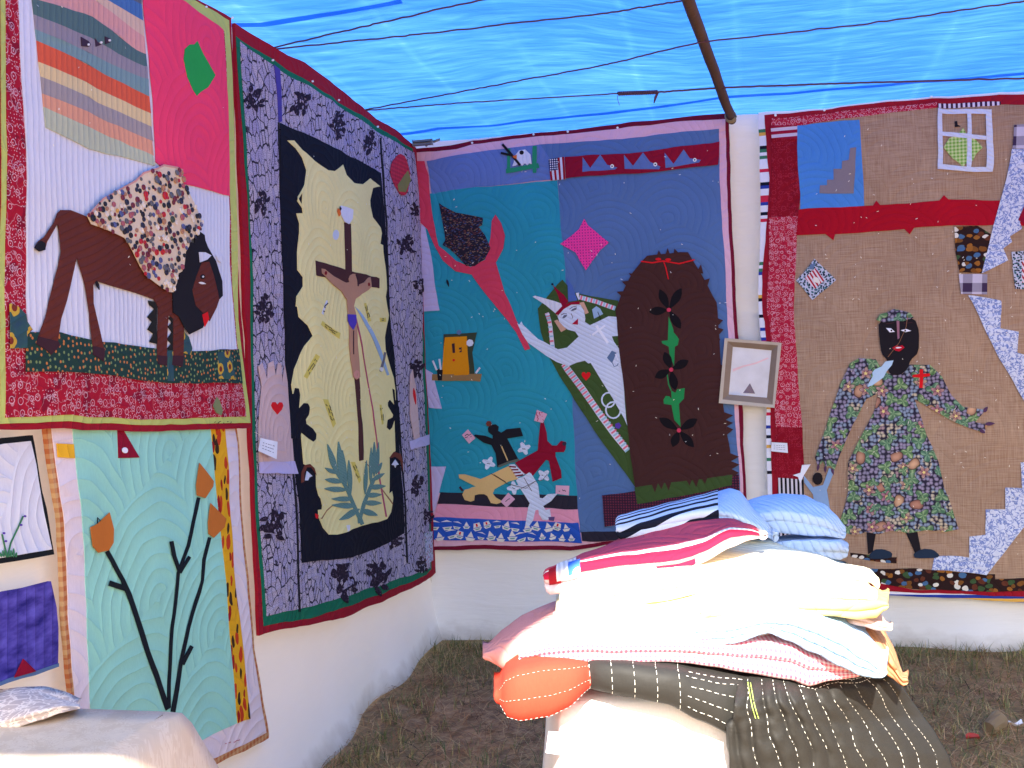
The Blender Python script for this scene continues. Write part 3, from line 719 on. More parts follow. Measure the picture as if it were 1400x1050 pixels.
def button(p, rpx, kind):
    u_, v_ = Q1.wall.uv(p); u2, v2 = Q1.wall.uv((p[0], p[1]+rpx))
    r_ = abs(v2-v_); o = bpy.data.objects.new('button', BM[kind]); COL.objects.link(o); o.parent = saddle
    m = Matrix.Translation(Q1.pos(u_, v_, 16)-Q1.root.matrix_world.translation) @ rotm.to_4x4() @ Matrix.Scale(r_, 4); o.matrix_basis = m
    placed.append((u_, v_, r_))
for s_, r_, k in (('535,145', 27, 'grey'), ('592,258', 29, 'red'), ('463,248', 24, 'red'), ('686,238', 27, 'grey'), ('518,277', 21, 'navy'), ('322,305', 22, 'navy'), ('560,438', 24, 'navy'), ('652,428', 24, 'green'),
                  ('400,215', 17, 'navy'), ('340,237', 14, 'navy'), ('655,308', 17, 'maroon'), ('583,118', 15, 'black'), ('618,100', 16, 'navy'), ('617,160', 14, 'maroon'), ('160,318', 18, 'black'), ('222,322', 20, 'rose'), ('192,295', 11, 'black'),
                  ('248,366', 16, 'gold'), ('111,398', 22, 'navy'), ('65,420', 26, 'black'), ('113,464', 21, 'tan'), ('183,489', 22, 'white'), ('190,420', 19, 'green'), ('300,515', 22, 'black'), ('427,585', 20, 'red'), ('405,320', 19, 'grey'),
                  ('350,348', 15, 'navy'), ('495,455', 19, 'grey'), ('456,545', 15, 'black'), ('690,527', 17, 'navy'), ('651,565', 16, 'green'), ('386,622', 19, 'navy'), ('570,720', 20, 'blue'), ('608,808', 21, 'navy'), ('628,900', 25, 'white'), ('665,880', 15, 'black'),
                  ('847,466', 17, 'blue'), ('774,328', 13, 'navy'), ('430,372', 13, 'black'), ('520,640', 19, 'rose'), ('545,375', 20, 'rose'), ('340,450', 17, 'rose'), ('734,590', 17, 'white'), ('497,695', 20, 'tan'), ('443,705', 19, 'grey'), ('695,635', 13, 'maroon'), ('594,608', 13, 'red'), ('560,560', 14, 'white'), ('608,497', 15, 'maroon'), ('516,567', 16, 'grey')):
    button(T('a '+s_)[0], r_/5.25, k)
suv = [Q1.wall.uv(p) for p in sad]; mnx, mxx = min(p[0] for p in sad), max(p[0] for p in sad); mny, mxy = min(p[1] for p in sad), max(p[1] for p in sad)
def in_poly(p, poly):
    r_ = False
    for i in range(len(poly)):
        (x1, y1), (x2, y2) = poly[i-1], poly[i]
        if (y1 > p[1]) != (y2 > p[1]) and p[0] < (x2-x1)*(p[1]-y1)/(y2-y1)+x1: r_ = not r_
    return r_
kinds = ['navy', 'black', 'maroon', 'white', 'grey', 'rose', 'navy', 'white', 'black', 'blue', 'red', 'tan', 'maroon', 'grey']
tries = 0
while len(placed) < 298 and tries < 30000:
    tries += 1
    p = (random.uniform(mnx, mxx), random.uniform(mny, mxy))
    if not in_poly(p, sad): continue
    low_ = (p[1]-mny)/(mxy-mny)
    if random.random() > .5+low_*.9: continue
    rp = random.choice([2.2, 2.6, 3.0, 3.4, 3.9, 4.3]); u_, v_ = Q1.wall.uv(p); r_ = rp/480
    if any((u_-a)**2+(v_-b)**2 < (r_*.72+c_*.8)**2 for a, b, c_ in placed): continue
    button(p, rp, random.choice(kinds))
piece(Q1, 'butterfly_patch', 'B 905,840 920,800 932,815 945,860 940,880 920,870', S('butterfly_cloth', 120, 130, 90, quilt=None), 4)
scribble(Q1, 'signature', 'B 910,915', 'B 990,911', 1, M_ink, 3, amp=2.2)
knots(Q1, 'A 60,0 553,0 600,690 880,820 880,140 P 240,180 250,480 60,450', 40, M_knot, 8)
for s_ in ('A 935,80', 'A 820,35'): disc(Q1, 'pin', s_, 1.5, M_eye, 3)

# ------------------------------------------------ 2: crucifix in a lace border
cross_out = T('P 311,32 366,66 434,100 494,150 542,182 561,202 569,274 571,343 575,450 583,599 588,706 590,783 585,789 532,816 460,845 379,861 348,869 347,850 341,706 335,599 332,465 328,429 320,236')
Q2 = Quilt('hanging_quilt', 'tall quilt of a figure on a cross with black lace roses in its border', LEFT, cross_out, .03, .014, 2.6)
M_green = S('bottle_green_cotton', 22, 108, 78)
piece(Q2, 'binding', cross_out, M_red, 0, thick=.012)
piece(Q2, 'green_border', 'P 312,50 419,117 496,162 556,203 564,300 570,446 572,465 579,612 584,778 576,786 532,805 491,821 415,845 353,857 343,706 338,599 335,442 331,300 320,150', M_green, 1)
M_lace = fabric('black_lace_print', None, p_lace)
piece(Q2, 'lace_border', 'P 318,57 367,93 461,147 513,181 558,209 564,266 569,429 571,509 576,644 582,760 582,777 491,807 402,832 356,843 348,733 343,644 339,509 337,386 328,214', M_lace, 2)
piece(Q2, 'violet_strip', 'm 235,130 268,150 298,465 275,470', S('violet_cotton', 74, 66, 150), 3)
strip(Q2, 'seam_tape', 'm 275,470 305,1050 E 205,0 222,400 247,930', 2.4, M_black, 3)
strip(Q2, 'seam_tape', 'D 530,440 545,720 P 527,430 E 545,150 570,560 578,780', 2., M_black, 3)
M_navy = S('blue_black_cotton', 18, 19, 32)
piece(Q2, 'dark_panel', 'P 375,168 431,193 478,219 517,236 521,300 526,429 534,487 540,621 545,729 505,751 469,762 402,769 397,688 386,532 382,442 378,300', M_navy, 4)
M_cream = S('cream_quilt_cotton', 232, 220, 152)
cream = T('D 220,450 240,450 265,480 290,500 345,545 365,548 393,527 405,560 430,585 460,590 490,570 525,595 500,600 490,640 b 645,130 665,220 725,300 735,345 720,430 745,440 745,500 760,640 770,790 760,850 775,930 790,1000 c 787,100 755,240 760,340 800,460 830,560 842,650 845,760 d 940,60 945,240 890,300 890,400 880,550 875,625 905,600 915,660 905,720 890,790 855,850 780,880 630,910 500,960 400,990 330,990 270,930 225,840 218,770 258,765 262,730 245,670 225,640 205,560 205,460 190,390 100,370 85,80 c 60,800 15,690 5,620 30,500 100,310 155,230 120,150 50,80 40,0 b 30,930 35,850 80,770 80,700 40,640 40,500 55,350 55,270 35,190 80,190 75,150 40,90 75,20 D 262,655 250,630 270,590 278,545 265,505 245,475')
piece(Q2, 'cream_panel', cream, M_cream, 5)
piece(Q2, 'black_hand', 'c -10,705 20,690 30,645 60,650 70,700 60,810 100,765 140,770 150,800 140,860 115,895 120,930 170,970 195,1010 d 218,105 215,135 190,157 150,130 85,78 c 60,1050 -10,1050', M_navy, 6)
piece(Q2, 'black_hand', 'c 820,650 835,660 840,740 870,800 870,1000 835,1000 830,900 810,960 790,980 765,960 775,900 815,880 820,860 780,790 780,750 800,740 830,780', M_navy, 6)
M_wood = S('dark_wood_cotton', 74, 42, 42, quilt=None)
crs = piece(Q2, 'cross_post', 'b 400,262 455,270 470,655 P 470,420 c 505,575 520,800 d 600,0 617,322 578,327 565,0 c 490,800 470,570 P 466,420 b 420,645', M_wood, 7)
piece(Q2, 'crossbar', 'b 185,568 700,708 697,792 185,685', M_wood, 8, crs)
dv = piece(Q2, 'dove_head', 'b 370,130 475,160 470,230 440,275 400,255 375,210 360,170', M_white, 9)
piece(Q2, 'beak', 'b 345,150 362,160 368,195 355,215 343,175', S('orange_felt', 214, 110, 50, quilt=None), 10, dv); piece(Q2, 'eye', 'b 360,135 372,150 365,168 357,160', M_black, 11, dv)
M_tan = S('tan_cotton', 180, 134, 106, quilt=None)
fg = piece(Q2, 'figure', 'b 232,628 258,635 330,690 420,742 445,738 440,712 450,685 470,672 490,672 505,700 510,760 560,740 600,702 625,695 634,770 600,800 540,830 490,870 475,930 490,990 c 495,180 495,300 505,430 510,560 480,582 460,560 445,430 435,300 435,170 b 428,990 425,880 385,810 330,765 260,690 235,665', M_tan, 10)
piece(Q2, 'loincloth', 'c 425,60 490,65 490,130 460,185 435,150 425,110', S('purple_cotton', 78, 58, 166, quilt=None), 11, fg)
strip(Q2, 'leg_seam', 'c 462,190 462,380', 1., M_hoof, 11, fg); strip(Q2, 'hair', 'b 492,675 505,720 508,770', 1.6, M_hoof, 11, fg)
for s_ in ('b 262,665', 'b 605,755'): disc(Q2, 'nail_mark', s_, 1.6, S('wound_red', 130, 30, 34, quilt=None), 12, fg, ry=2.6)
disc(Q2, 'feet', 'c 482,540', 3.6, S('feet_pink', 200, 140, 124, quilt=None), 11, fg, ry=6)
M_pale = S('pale_blue_cotton', 150, 178, 206, quilt=None)
sw = piece(Q2, 'sword_blade', 'c 488,0 520,28 622,180 702,310 792,540 775,548 700,390 640,270 560,130', M_pale, 8)
strip(Q2, 'hilt', 'c 752,362 735,430 706,515', 3.4, S('silver_braid', 110, 108, 112, quilt=None), 9, sw)
disc(Q2, 'pommel', 'c 713,498', 3, M_eye, 10, sw)
strip(Q2, 'red_cord', 'c 475,0 520,230 580,520 640,830 d 735,0 760,150 780,450 815,650 845,830', 1.5, S('pink_cord', 176, 84, 110, quilt=None), 9)
M_brn = S('brown_thread', 150, 104, 74, quilt=None)
for s_ in ('d 640,340 692,385', 'd 250,850 310,775 372,720', 'd 790,560 850,640 905,715'): strip(Q2, 'brown_cord', s_, 1.2, M_brn, 7)
M_ylab = S('yellow_label_cloth', 216, 198, 96, quilt=None)
for s_ in ('c 235,112 382,210 375,256 218,140', 'c 180,376 212,400 122,574 98,560', 'c 248,735 288,738 342,930 318,958', 'b 560,908 582,900 622,1046 600,1052', 'c 700,780 716,780 738,932 722,938', 'c 700,88 765,84 768,118 704,122', 'd 512,340 548,338 606,500 588,532'):
    o = piece(Q2, 'text_label', s_, M_ylab, 6); q = T(s_)
    a = ((q[0][0]+q[3][0])/2, (q[0][1]+q[3][1])/2); b = ((q[1][0]+q[2][0])/2, (q[1][1]+q[2][1])/2)
    if math.dist(q[0], q[1]) < math.dist(q[1], q[2]): a, b = ((q[0][0]+q[1][0])/2, (q[0][1]+q[1][1])/2), ((q[2][0]+q[3][0])/2, (q[2][1]+q[3][1])/2)
    a2 = (a[0]*.85+b[0]*.15, a[1]*.85+b[1]*.15); b2 = (a[0]*.15+b[0]*.85, a[1]*.15+b[1]*.85)
    scribble(Q2, 'lettering', a2, b2, 2, M_ink, 8, o, .8, 1.1)
o = piece(Q2, 'text_label', 'b 275,880 288,885 245,998 230,985', M_white, 6); scribble(Q2, 'lettering', T('b 280,890')[0], T('b 240,985')[0], 1, M_ink, 8, o, 1.6, 1.8)
disc(Q2, 'teardrop', 'b 340,360', 4, S('pale_drop', 196, 206, 220, quilt=None), 6, ry=7)
M_fern = fabric('fern_green_print', None, p_dots(c(84, 124, 118), c(126, 160, 150), 160., .3, .2), quilt=None)
for stem, lv in (('d 605,890 600,840 545,720 490,590 425,480 385,410', ((600, 760, 415, 860, 62), (565, 735, 355, 725, 58), (535, 672, 352, 670, 50), (480, 590, 280, 580, 52), (440, 520, 290, 495, 52), (400, 445, 290, 392, 40), (395, 440, 310, 182, 52), (435, 510, 402, 158, 50), (475, 570, 432, 235, 40), (518, 630, 490, 325, 44))),
                 ('d 632,900 610,840 640,720 690,590 735,490', ((612, 770, 772, 818, 58), (640, 705, 803, 708, 52), (655, 640, 803, 632, 48), (690, 570, 838, 556, 50), (715, 505, 828, 442, 44), (750, 445, 808, 345, 40), (755, 450, 778, 162, 40), (732, 470, 732, 160, 44), (700, 530, 699, 212, 40), (648, 630, 650, 325, 44)))):
    st = strip(Q2, 'fern', stem, 5, M_fern, 8)
    for x0, y0, x1, y1, w_ in lv: leaf(Q2, 'frond', T('d %g,%g' % (x0, y0))[0], T('d %g,%g' % (x1, y1))[0], w_/6.56*.95, M_fern, 9, st, 6, .45)
# lace roses
M_rose = fabric('black_rose_print', None, p_scatter(c(38, 28, 42), [c(104, 88, 114), c(38, 28, 42), c(66, 50, 72)], 90., frac=.22), quilt=('fan', .42, .035, 28))
def rose(p, r, dark):
    pts, n = [], 26
    for i in range(n):
        a = 6.283*i/n; rr = r*(.86+.2*math.sin(a*3+p[0])+.14*math.sin(a*7+p[1])+.12*random.uniform(-1, 1))
        pts.append((p[0]+math.cos(a)*rr*.72, p[1]+math.sin(a)*rr))
    o = piece(Q2, 'black_rose', pts, M_rose, 3., sm=1, cut=.2)
    for i in range(6):
        a = 1.05*i+random.uniform(-.5, .5); b_ = (p[0]+math.cos(a)*r*.6, p[1]+math.sin(a)*r*.85); a2 = a+random.choice((-1, 1))*random.uniform(.6, 1.3); L2_ = random.uniform(.6, 1.)
        leaf(Q2, 'rose_leaf', b_, (b_[0]+math.cos(a2)*r*L2_*.8, b_[1]+math.sin(a2)*r*L2_), r*random.uniform(.34, .5), M_rose, 3.2, o, 5)
    for i in range(7):
        a = random.uniform(0, 6.283); q = (p[0]+math.cos(a)*r*random.uniform(.15, .55), p[1]+math.sin(a)*r*random.uniform(.2, .75)); leaf(Q2, 'petal_gap', q, (q[0]+random.uniform(-.2, .2)*r, q[1]+random.uniform(.15, .35)*r), r*.12, M_lace, 3.5, o, 4)
for s_, r_ in (('D 110,320', 14), ('D 262,330', 14), ('D 385,400', 13), ('D 490,452', 12), ('D 140,650', 13), ('D 150,985', 14), ('D 600,785', 11), ('D 640,912', 9), ('D 633,672', 8), ('E 140,20', 12), ('E 165,665', 17), ('E 380,838', 19), ('E 492,822', 17), ('E 542,712', 10), ('E 608,190', 10), ('E 608,545', 10), ('E 622,790', 10), ('E 642,640', 8)):
    rose(T(s_)[0], r_, 1)
piece(Q2, 'red_patch', 'D 556,520 580,490 600,500 612,560 605,622 585,625 565,590 553,555', fabric('red_green_check', None, p_gingham(c(206, 50, 70), c(160, 40, 60), .01)), 4, sm=1)
piece(Q2, 'olive_patch', 'D 575,590 605,545 612,575 600,614 578,612', S('olive_cotton', 130, 126, 74), 5)
M_hand = S('sheer_pink_cotton', 206, 176, 172); M_lav = S('lavender_cotton', 190, 180, 216)
hd = piece(Q2, 'hand_patch', 'E 119,478 119,350 128,240 117,182 130,170 145,222 150,172 165,164 172,212 180,170 191,172 195,230 205,178 215,230 221,350 229,480', M_hand, 5)
piece(Q2, 'cuff', 'E 118,472 230,470 240,512 119,506', M_lav, 6, hd); heart(Q2, 'heart', 'E 176,306', 9.2, S('scarlet_felt', 214, 26, 34), 7, hd)
hd = piece(Q2, 'hand_patch', 'E 588,205 596,190 606,240 616,400 600,412 588,330', M_hand, 5)
piece(Q2, 'cuff', 'E 585,411 642,390 643,420 588,436', M_lav, 6, hd); leaf(Q2, 'heart', T('E 600,248')[0], T('E 605,298')[0], 3.4, MATS['scarlet_felt'], 7, hd)
M_arch = S('rust_brown_cotton', 110, 56, 44, quilt=None)
for s_, t_ in (('d 72,525 80,430 108,368 150,358 190,398 207,460 192,430 160,388 125,388 100,440 95,520', 'd 122,422 166,466 140,478 128,505 104,505'), ('d 884,305 930,248 985,268 1002,330 1005,420 985,330 940,292 905,305', 'd 940,318 966,362 946,368 940,392 930,368 910,366')):
    o = piece(Q2, 'arch_patch', s_, M_arch, 6); piece(Q2, 'white_spade', t_, M_white, 7, o)
piece(Q2, 'floral_scrap', 'E 630,692 655,685 660,775 635,785', fabric('pale_floral', None, p_scatter(c(180, 184, 206), [c(90, 120, 90), c(160, 80, 100), c(120, 130, 170)], 60., frac=.3)), 4)
piece(Q2, 'white_scrap', 'd 475,905 512,905 505,950 485,962', M_white, 6); piece(Q2, 'red_scrap', 'd 190,800 222,815 215,850 195,840', MATS['scarlet_felt'], 6)
knots(Q2, 'P 400,200 515,250 530,720 420,760', 60, M_knot, 9, .0024)
for s_ in ('D 392,320', 'D 522,405', 'D 170,195', 'D 300,262'): disc(Q2, 'pin', s_, 1.4, M_eye, 2)

# ------------------------------------------------ 3: crowned lady, torch and closed lid on blue and teal
lib_out = T('P 563,204 626,198 647,194 730,183 777,179 840,171 993,153 997,167 1002,335 1008,445 1015,554 1019,640 1026,738 1026,748 827,744 779,752 646,750 591,751 587,660 580,533 575,420 567,254')
Q3 = Quilt('hanging_quilt', 'blue and teal quilt of a crowned white lady rising from a brown lid', BACK, lib_out, .03, .012, 4.2)
piece(Q3, 'binding', lib_out, M_maroon, 0, thick=.012)
M_lpink = S('faded_pink_cotton', 222, 176, 192)
piece(Q3, 'pink_border', 'P 566,209 626,205 647,199 730,188 777,184 840,177 992,162 997,335 1003,445 1009,554 1015,640 1021,735 824,739 779,746 646,744 594,746 590,660 584,533 579,420 571,254', M_lpink, 1)
M_blue = S('denim_blue_cotton', 84, 114, 160); M_blue2 = S('soft_blue_cotton', 98, 122, 176); M_teal = S('teal_cotton', 42, 146, 166)
piece(Q3, 'blue_panel', 'F 370,245 700,205 H 400,165 800,118 805,400 835,1000 P 994,445 o 175,600 215,1050 P 1014,728 793,726 G 670,790 650,350 F 785,375 690,300 400,350', M_blue, 2)
piece(Q3, 'blue_band', 'F 155,282 370,246 700,206 745,272 750,375 400,405 185,440', M_blue2, 3)
piece(Q3, 'teal_panel', 'P 583,266 654,256 764,248 773,369 783,540 790,677 790,693 G 150,745 P 590,668 584,533 578,400', M_teal, 3)
piece(Q3, 'black_strip', 'G 130,735 670,750 672,803 118,780', S('charcoal_cotton', 44, 40, 52), 4)
piece(Q3, 'black_strip', 'G 684,890 930,894 930,926 690,930', MATS['charcoal_cotton'], 4)
piece(Q3, 'pink_strip', 'G 118,781 673,804 675,856 105,836', S('rose_pink_cotton', 226, 150, 172), 4)
boats = piece(Q3, 'boat_print', 'G 92,836 115,834 675,856 688,935 86,922', S('royal_blue_print', 40, 84, 178), 5)
M_boat = S('boat_cream', 224, 218, 206, quilt=None); M_boatr = MATS['scarlet_felt']
for row, y0 in enumerate((862, 903)):
    for i in range(15):
        x = 112+i*40+(20 if row else 0)+random.uniform(-6, 6); y = y0+(x-100)*.022+random.uniform(-5, 5); k = random.randrange(4); an = random.uniform(-.35, .35); z_ = random.uniform(1.0, 1.45)
        if x > 664: continue
        g_ = lambda pts: 'G '+' '.join('%g,%g' % (x+z_*(a*math.cos(an)-b*math.sin(an)), y+z_*(a*math.sin(an)+b*math.cos(an))) for a, b in pts)
        b_ = piece(Q3, 'printed_boat', g_([(-14, 4), (14, 4), (8, 13), (-9, 13)]), M_boat, 6, boats, cut=.2)
        if k < 2: piece(Q3, 'printed_sail', g_([(-1, -14), (9, 2), (-9, 2)]), M_boat, 6, boats, cut=.2)
        elif k == 2: piece(Q3, 'printed_sail', g_([(-9, -11), (9, -11), (12, 2), (-12, 2)]), M_boat, 6, boats, cut=.2); piece(Q3, 'printed_mark', g_([(-3, -9), (2, -9), (3, 0), (-3, 0)]), M_boatr, 7, boats, cut=.2)
        else: piece(Q3, 'printed_wave', g_([(-18, -12), (0, -16), (16, -9), (2, -11)]), M_boat, 6, boats, cut=.2)
        if k != 1: piece(Q3, 'printed_hull', g_([(-8, 6), (8, 6), (5, 10), (-5, 10)]), S('boat_green', 120, 160, 150, quilt=None), 7, boats, cut=.2)
for s_ in ('F 135,585 155,600 180,720 225,995 143,1000', 'G 50,15 62,240 102,262 138,402 84,400 62,200', 'G 88,632 150,632 110,800 95,832 85,820', 'F 140,1000 225,996 G 95,5 50,15 45,0'):
    piece(Q3, 'lavender_scrap', s_, M_lav, 5)
M_coral = S('coral_red_cotton', 206, 62, 88)
torch = piece(Q3, 'torch', 'F 105,285 150,285 165,350 200,600 215,690 300,760 370,790 440,755 465,650 470,570 488,540 515,580 533,640 525,700 490,770 530,910 585,1045 G 485,165 465,172 430,100 F 540,1040 440,920 375,825 300,810 240,760 200,690 165,610 130,575 110,430', M_coral, 6)
M_flame = fabric('dark_speckled_print', None, p_scatter(c(38, 32, 44), [c(120, 96, 80), c(70, 80, 120), c(104, 60, 60), c(38, 32, 44)], 70., 2.2, .34, 50))
piece(Q3, 'flame', 'F 220,485 240,500 300,530 350,540 430,555 425,590 410,600 440,640 465,700 440,750 390,785 350,785 300,730 265,700 235,685 250,660 245,620 235,570', M_flame, 7, torch)
leaf(Q3, 'thread_mark', T('F 258,848')[0], T('F 268,884')[0], 3, M_black, 5)
piece(Q3, 'pink_diamond', 'F 910,560 932,595 1028,673 985,710 945,765 918,805 890,760 870,720 797,680 850,640 885,610', fabric('pink_dot_print', None, p_dots(c(238, 62, 150), c(120, 30, 110), 70., .2, .0)), 5)
# bird in a green frame
o = strip(Q3, 'twig_frame', 'F 540,333 695,307', 6, S('grass_green_cotton', 40, 140, 100, quilt=None), 5)
strip(Q3, 'frame_bar', 'F 674,212 676,342', 5.5, MATS['grass_green_cotton'], 6, o); strip(Q3, 'frame_bar', 'F 552,225 550,335', 4, MATS['grass_green_cotton'], 6, o)
bd = piece(Q3, 'bird_head', 'F 580,262 600,235 630,230 655,255 660,300 648,296 640,306 628,296 615,308 600,296 585,306 568,310 575,290', M_white, 7)
disc(Q3, 'eye', 'F 613,245', 3, M_black, 8, bd); piece(Q3, 'beak', 'F 570,262 590,256 590,275 578,275', MATS['orange_felt'], 8, bd)
tw = strip(Q3, 'twig', 'F 520,205 560,250 605,305', 3.4, M_black, 8); strip(Q3, 'twig_end', 'F 513,247 562,258', 3, M_black, 9, tw)
# flag
flag = piece(Q3, 'flag', 'F 740,278 815,265 822,372 750,378', M_white, 5)
for k in range(4):
    t0, t1 = k*.285+.0, k*.285+.14; P_ = [T('F 740,278')[0], T('F 815,265')[0], T('F 822,372')[0], T('F 750,378')[0]]
    L_ = lambda a, b, t: (a[0]+(b[0]-a[0])*t, a[1]+(b[1]-a[1])*t)
    piece(Q3, 'red_stripe', [L_(P_[0], P_[1], t0), L_(P_[0], P_[1], min(1, t1)), L_(P_[3], P_[2], min(1, t1)), L_(P_[3], P_[2], t0)], MATS['deep_red_cotton'], 6, flag, cut=.2)
piece(Q3, 'star_field', 'F 740,278 784,270 786,326 746,334', fabric('star_print', None, p_dots(c(34, 44, 92), c(220, 220, 230), 90., .3, .0), quilt=None), 7, flag)
rb = piece(Q3, 'red_band', 'H 110,248 400,235 800,178 797,280 400,325 115,345', S('crimson_cotton', 140, 14, 44), 5)
M_cr = S('grey_blue_cotton', 92, 116, 170)
for s_, e_ in (('H 190,250 225,300 270,240 300,285 345,298 335,308 190,318', 'H 322,292'), ('H 375,240 415,290 460,230 490,272 537,292 530,300 378,304', 'H 514,283'), ('H 555,230 595,280 640,215 668,255 718,262 715,272 560,298', 'H 690,262')):
    o = piece(Q3, 'crown_bird', s_, M_cr, 6); disc(Q3, 'eye', e_, 2.6, M_eye, 7, o); disc(Q3, 'pupil', e_, 1.1, M_black, 8, o)
# green bed, striped rails, lady
M_olive = S('moss_green_cotton', 62, 84, 42)
piece(Q3, 'green_bed', 'I 98,170 195,62 235,110 300,125 400,140 450,500 475,850 380,720 238,515 135,345 110,260', M_olive, 5)
M_candy = fabric('candy_stripe', None, p_gingham(c(216, 214, 226), c(216, 214, 226), .02), quilt=None)
M_cbar = S('candy_pink', 222, 110, 130, quilt=None); M_cbl = S('candy_blue', 150, 190, 206, quilt=None)
def candy(pts, w_, n):
    q = T(pts); o = strip(Q3, 'striped_rail', q, w_, M_candy, 6)
    for k in range(n):
        for off, m in ((.2, M_cbar), (.7, M_cbl)):
            t = (k+off)/n; i = min(int(t*(len(q)-1)), len(q)-2); f = t*(len(q)-1)-i
            x, y = q[i][0]+(q[i+1][0]-q[i][0])*f, q[i][1]+(q[i+1][1]-q[i][1])*f; dx, dy = q[i+1][0]-q[i][0], q[i+1][1]-q[i][1]; l = math.hypot(dx, dy)
            strip(Q3, 'stripe', [(x, y), (x+dx/l*2.4, y+dy/l*2.4)], w_*.98, m, 7, o, cut=.3)
candy('e 190,380 210,440 240,690', 5.5, 6); candy('e 482,240 640,282 798,340', 5.8, 7); candy('I 198,378 300,520 440,706', 8.5, 19)
piece(Q3, 'white_tip', 'e 450,205 480,198 476,268', M_white, 7); piece(Q3, 'white_tip', 'e 175,395 205,375 220,395 185,410', M_white, 7)
M_lady = S('lady_white_cotton', 206, 214, 232, quilt=('lines', .02, 30))
lady = piece(Q3, 'white_lady', 'I 24,226 32,232 40,220 46,232 60,245 78,262 98,285 e 290,705 370,690 475,590 445,545 380,530 310,480 285,400 330,340 410,300 490,305 525,360 535,430 530,460 575,490 640,460 740,410 812,415 825,585 770,590 790,640 835,700 855,830 870,950 I 437,612 415,560 350,455 300,375 e 560,830 530,805 455,825 385,855 280,820 180,760 I 64,298 44,268', M_lady, 8)
M_hair = S('blond_cotton', 206, 160, 134, quilt=None)
piece(Q3, 'hair', 'e 258,452 285,440 365,525 320,552', M_hair, 9, lady); piece(Q3, 'hair', 'e 480,290 520,280 566,378 535,392 520,345', M_hair, 9, lady)
M_crim = MATS['crimson_cotton']
piece(Q3, 'hat_band', 'e 268,385 330,320 400,285 488,275 482,302 410,306 345,345 290,408', M_crim, 10, lady)
piece(Q3, 'hat_spike', 'e 65,235 80,228 320,295 332,325 270,385 180,310', M_white, 9, lady)
piece(Q3, 'hat_spike', 'e 240,120 265,150 350,225 385,280 345,320 320,310 290,220', M_crim, 9, lady)
piece(Q3, 'hat_spike', 'e 370,60 420,140 465,268 385,280 380,150', S('mid_blue_cotton', 76, 104, 170), 9, lady)
disc(Q3, 'bead', 'e 243,125', 1.6, M_black, 11, lady)
for s_ in ('e 330,425 345,400 376,396 365,415 345,428', 'e 405,365 420,345 460,328 455,350 425,362'): piece(Q3, 'eye', s_, S('eye_grey', 96, 100, 122, quilt=None), 9, lady)
for s_ in ('e 318,400 345,385 372,388', 'e 395,345 425,325 458,318'): strip(Q3, 'brow', s_, .8, M_hoof, 9, lady)
strip(Q3, 'nose', 'e 410,385 425,425 415,430', .7, M_hoof, 9, lady)
piece(Q3, 'mouth', 'e 415,480 472,430 470,485', S('lip_red', 168, 20, 52, quilt=None), 9, lady)
M_sash = S('bright_white_satin', 236, 236, 244, quilt=None)
o = strip(Q3, 'cross_patch', 'e 633,495 735,648', 3.6, M_sash, 9, lady); strip(Q3, 'cross_arm', 'e 597,578 710,492', 2.6, M_sash, 9.5, lady)
piece(Q3, 'blue_spade', 'e 595,350 632,320 665,340 692,390 655,410 612,432', MATS['pale_blue_cotton'], 7); strip(Q3, 'spade_stalk', 'e 645,370 672,440', .9, M_black, 8)
piece(Q3, 'pocket', 'e 770,715 812,735 772,830 725,780', S('slate_denim', 92, 116, 150, quilt=None), 9, lady); strip(Q3, 'pocket_loop', 'e 775,825 790,858 820,850 828,830', 1.2, MATS['slate_denim'], 9, lady); strip(Q3, 'pocket_edge', 'e 800,745 825,800', 1., M_sash, 10, lady)
heart(Q3, 'heart', 'e 540,940', 6.4, MATS['scarlet_felt'], 7)
def ring(p, r, w_, m, lay):
    q = T(p)[0]; strip(Q3, 'ring', [(q[0]+math.cos(6.283*k/16)*r, q[1]+math.sin(6.283*k/16)*r*1.1) for k in range(17)], w_, m, lay, cut=.3)
ring('I 366,515', 9, 2.2, M_lady, 7); ring('I 384,553', 10, 2.2, M_lady, 7.5)
disc(Q3, 'purple_flower', 'I 402,612', 4.5, S('violet_felt', 90, 60, 160, quilt=None), 7, None, 5)
M_lid = S('chocolate_cotton', 70, 40, 37)
lid = piece(Q3, 'brown_lid', 'I 393,180 415,120 455,40 H 475,688 660,675 700,740 I 735,75 772,150 780,250 800,540 820,680 835,800 600,832 470,845 450,700 430,500 410,330', M_lid, 11)
for s_ in ('H 340,850 400,845 375,880', 'H 365,805 405,800 395,835', 'H 395,768 432,772 420,800', 'H 530,665 545,692 520,692', 'H 570,655 582,690 558,690', 'H 600,658 625,685 595,688', 'H 718,728 728,770 698,765', 'H 757,790 745,830 725,800', 'I 798,215 775,240 772,205', 'I 800,250 778,275 775,240', 'I 787,287 780,310 778,275', 'I 836,572 805,590 802,560', 'I 836,600 808,615 806,588', 'I 836,625 812,645 810,612', 'I 858,727 825,745 820,712', 'I 860,757 828,775 824,742', 'I 858,788 832,803 828,772', 'I 812,395 790,420 788,380', 'I 815,425 792,448 790,410'):
    piece(Q3, 'lid_spike', s_, M_lid, 10.5, lid, cut=.3)
M_rib = MATS['scarlet_felt']
rib = strip(Q3, 'red_ribbon', 'H 450,715 500,722 550,714 620,726 690,708', 1.8, M_rib, 13, lid); strip(Q3, 'ribbon_tail', 'H 552,716 562,745 573,795', 1.5, M_rib, 13, lid)
for s_ in ('H 528,706', 'H 572,708'): disc(Q3, 'ribbon_loop', s_, 4, M_rib, 14, lid, 8, 2)
M_vine = S('vine_green', 38, 140, 74, quilt=None)
piece(Q3, 'stem', 'p 262,225 285,290 305,320 300,345 288,352 285,435 265,380 262,352 235,338 232,328 258,325', M_vine, 12, lid)
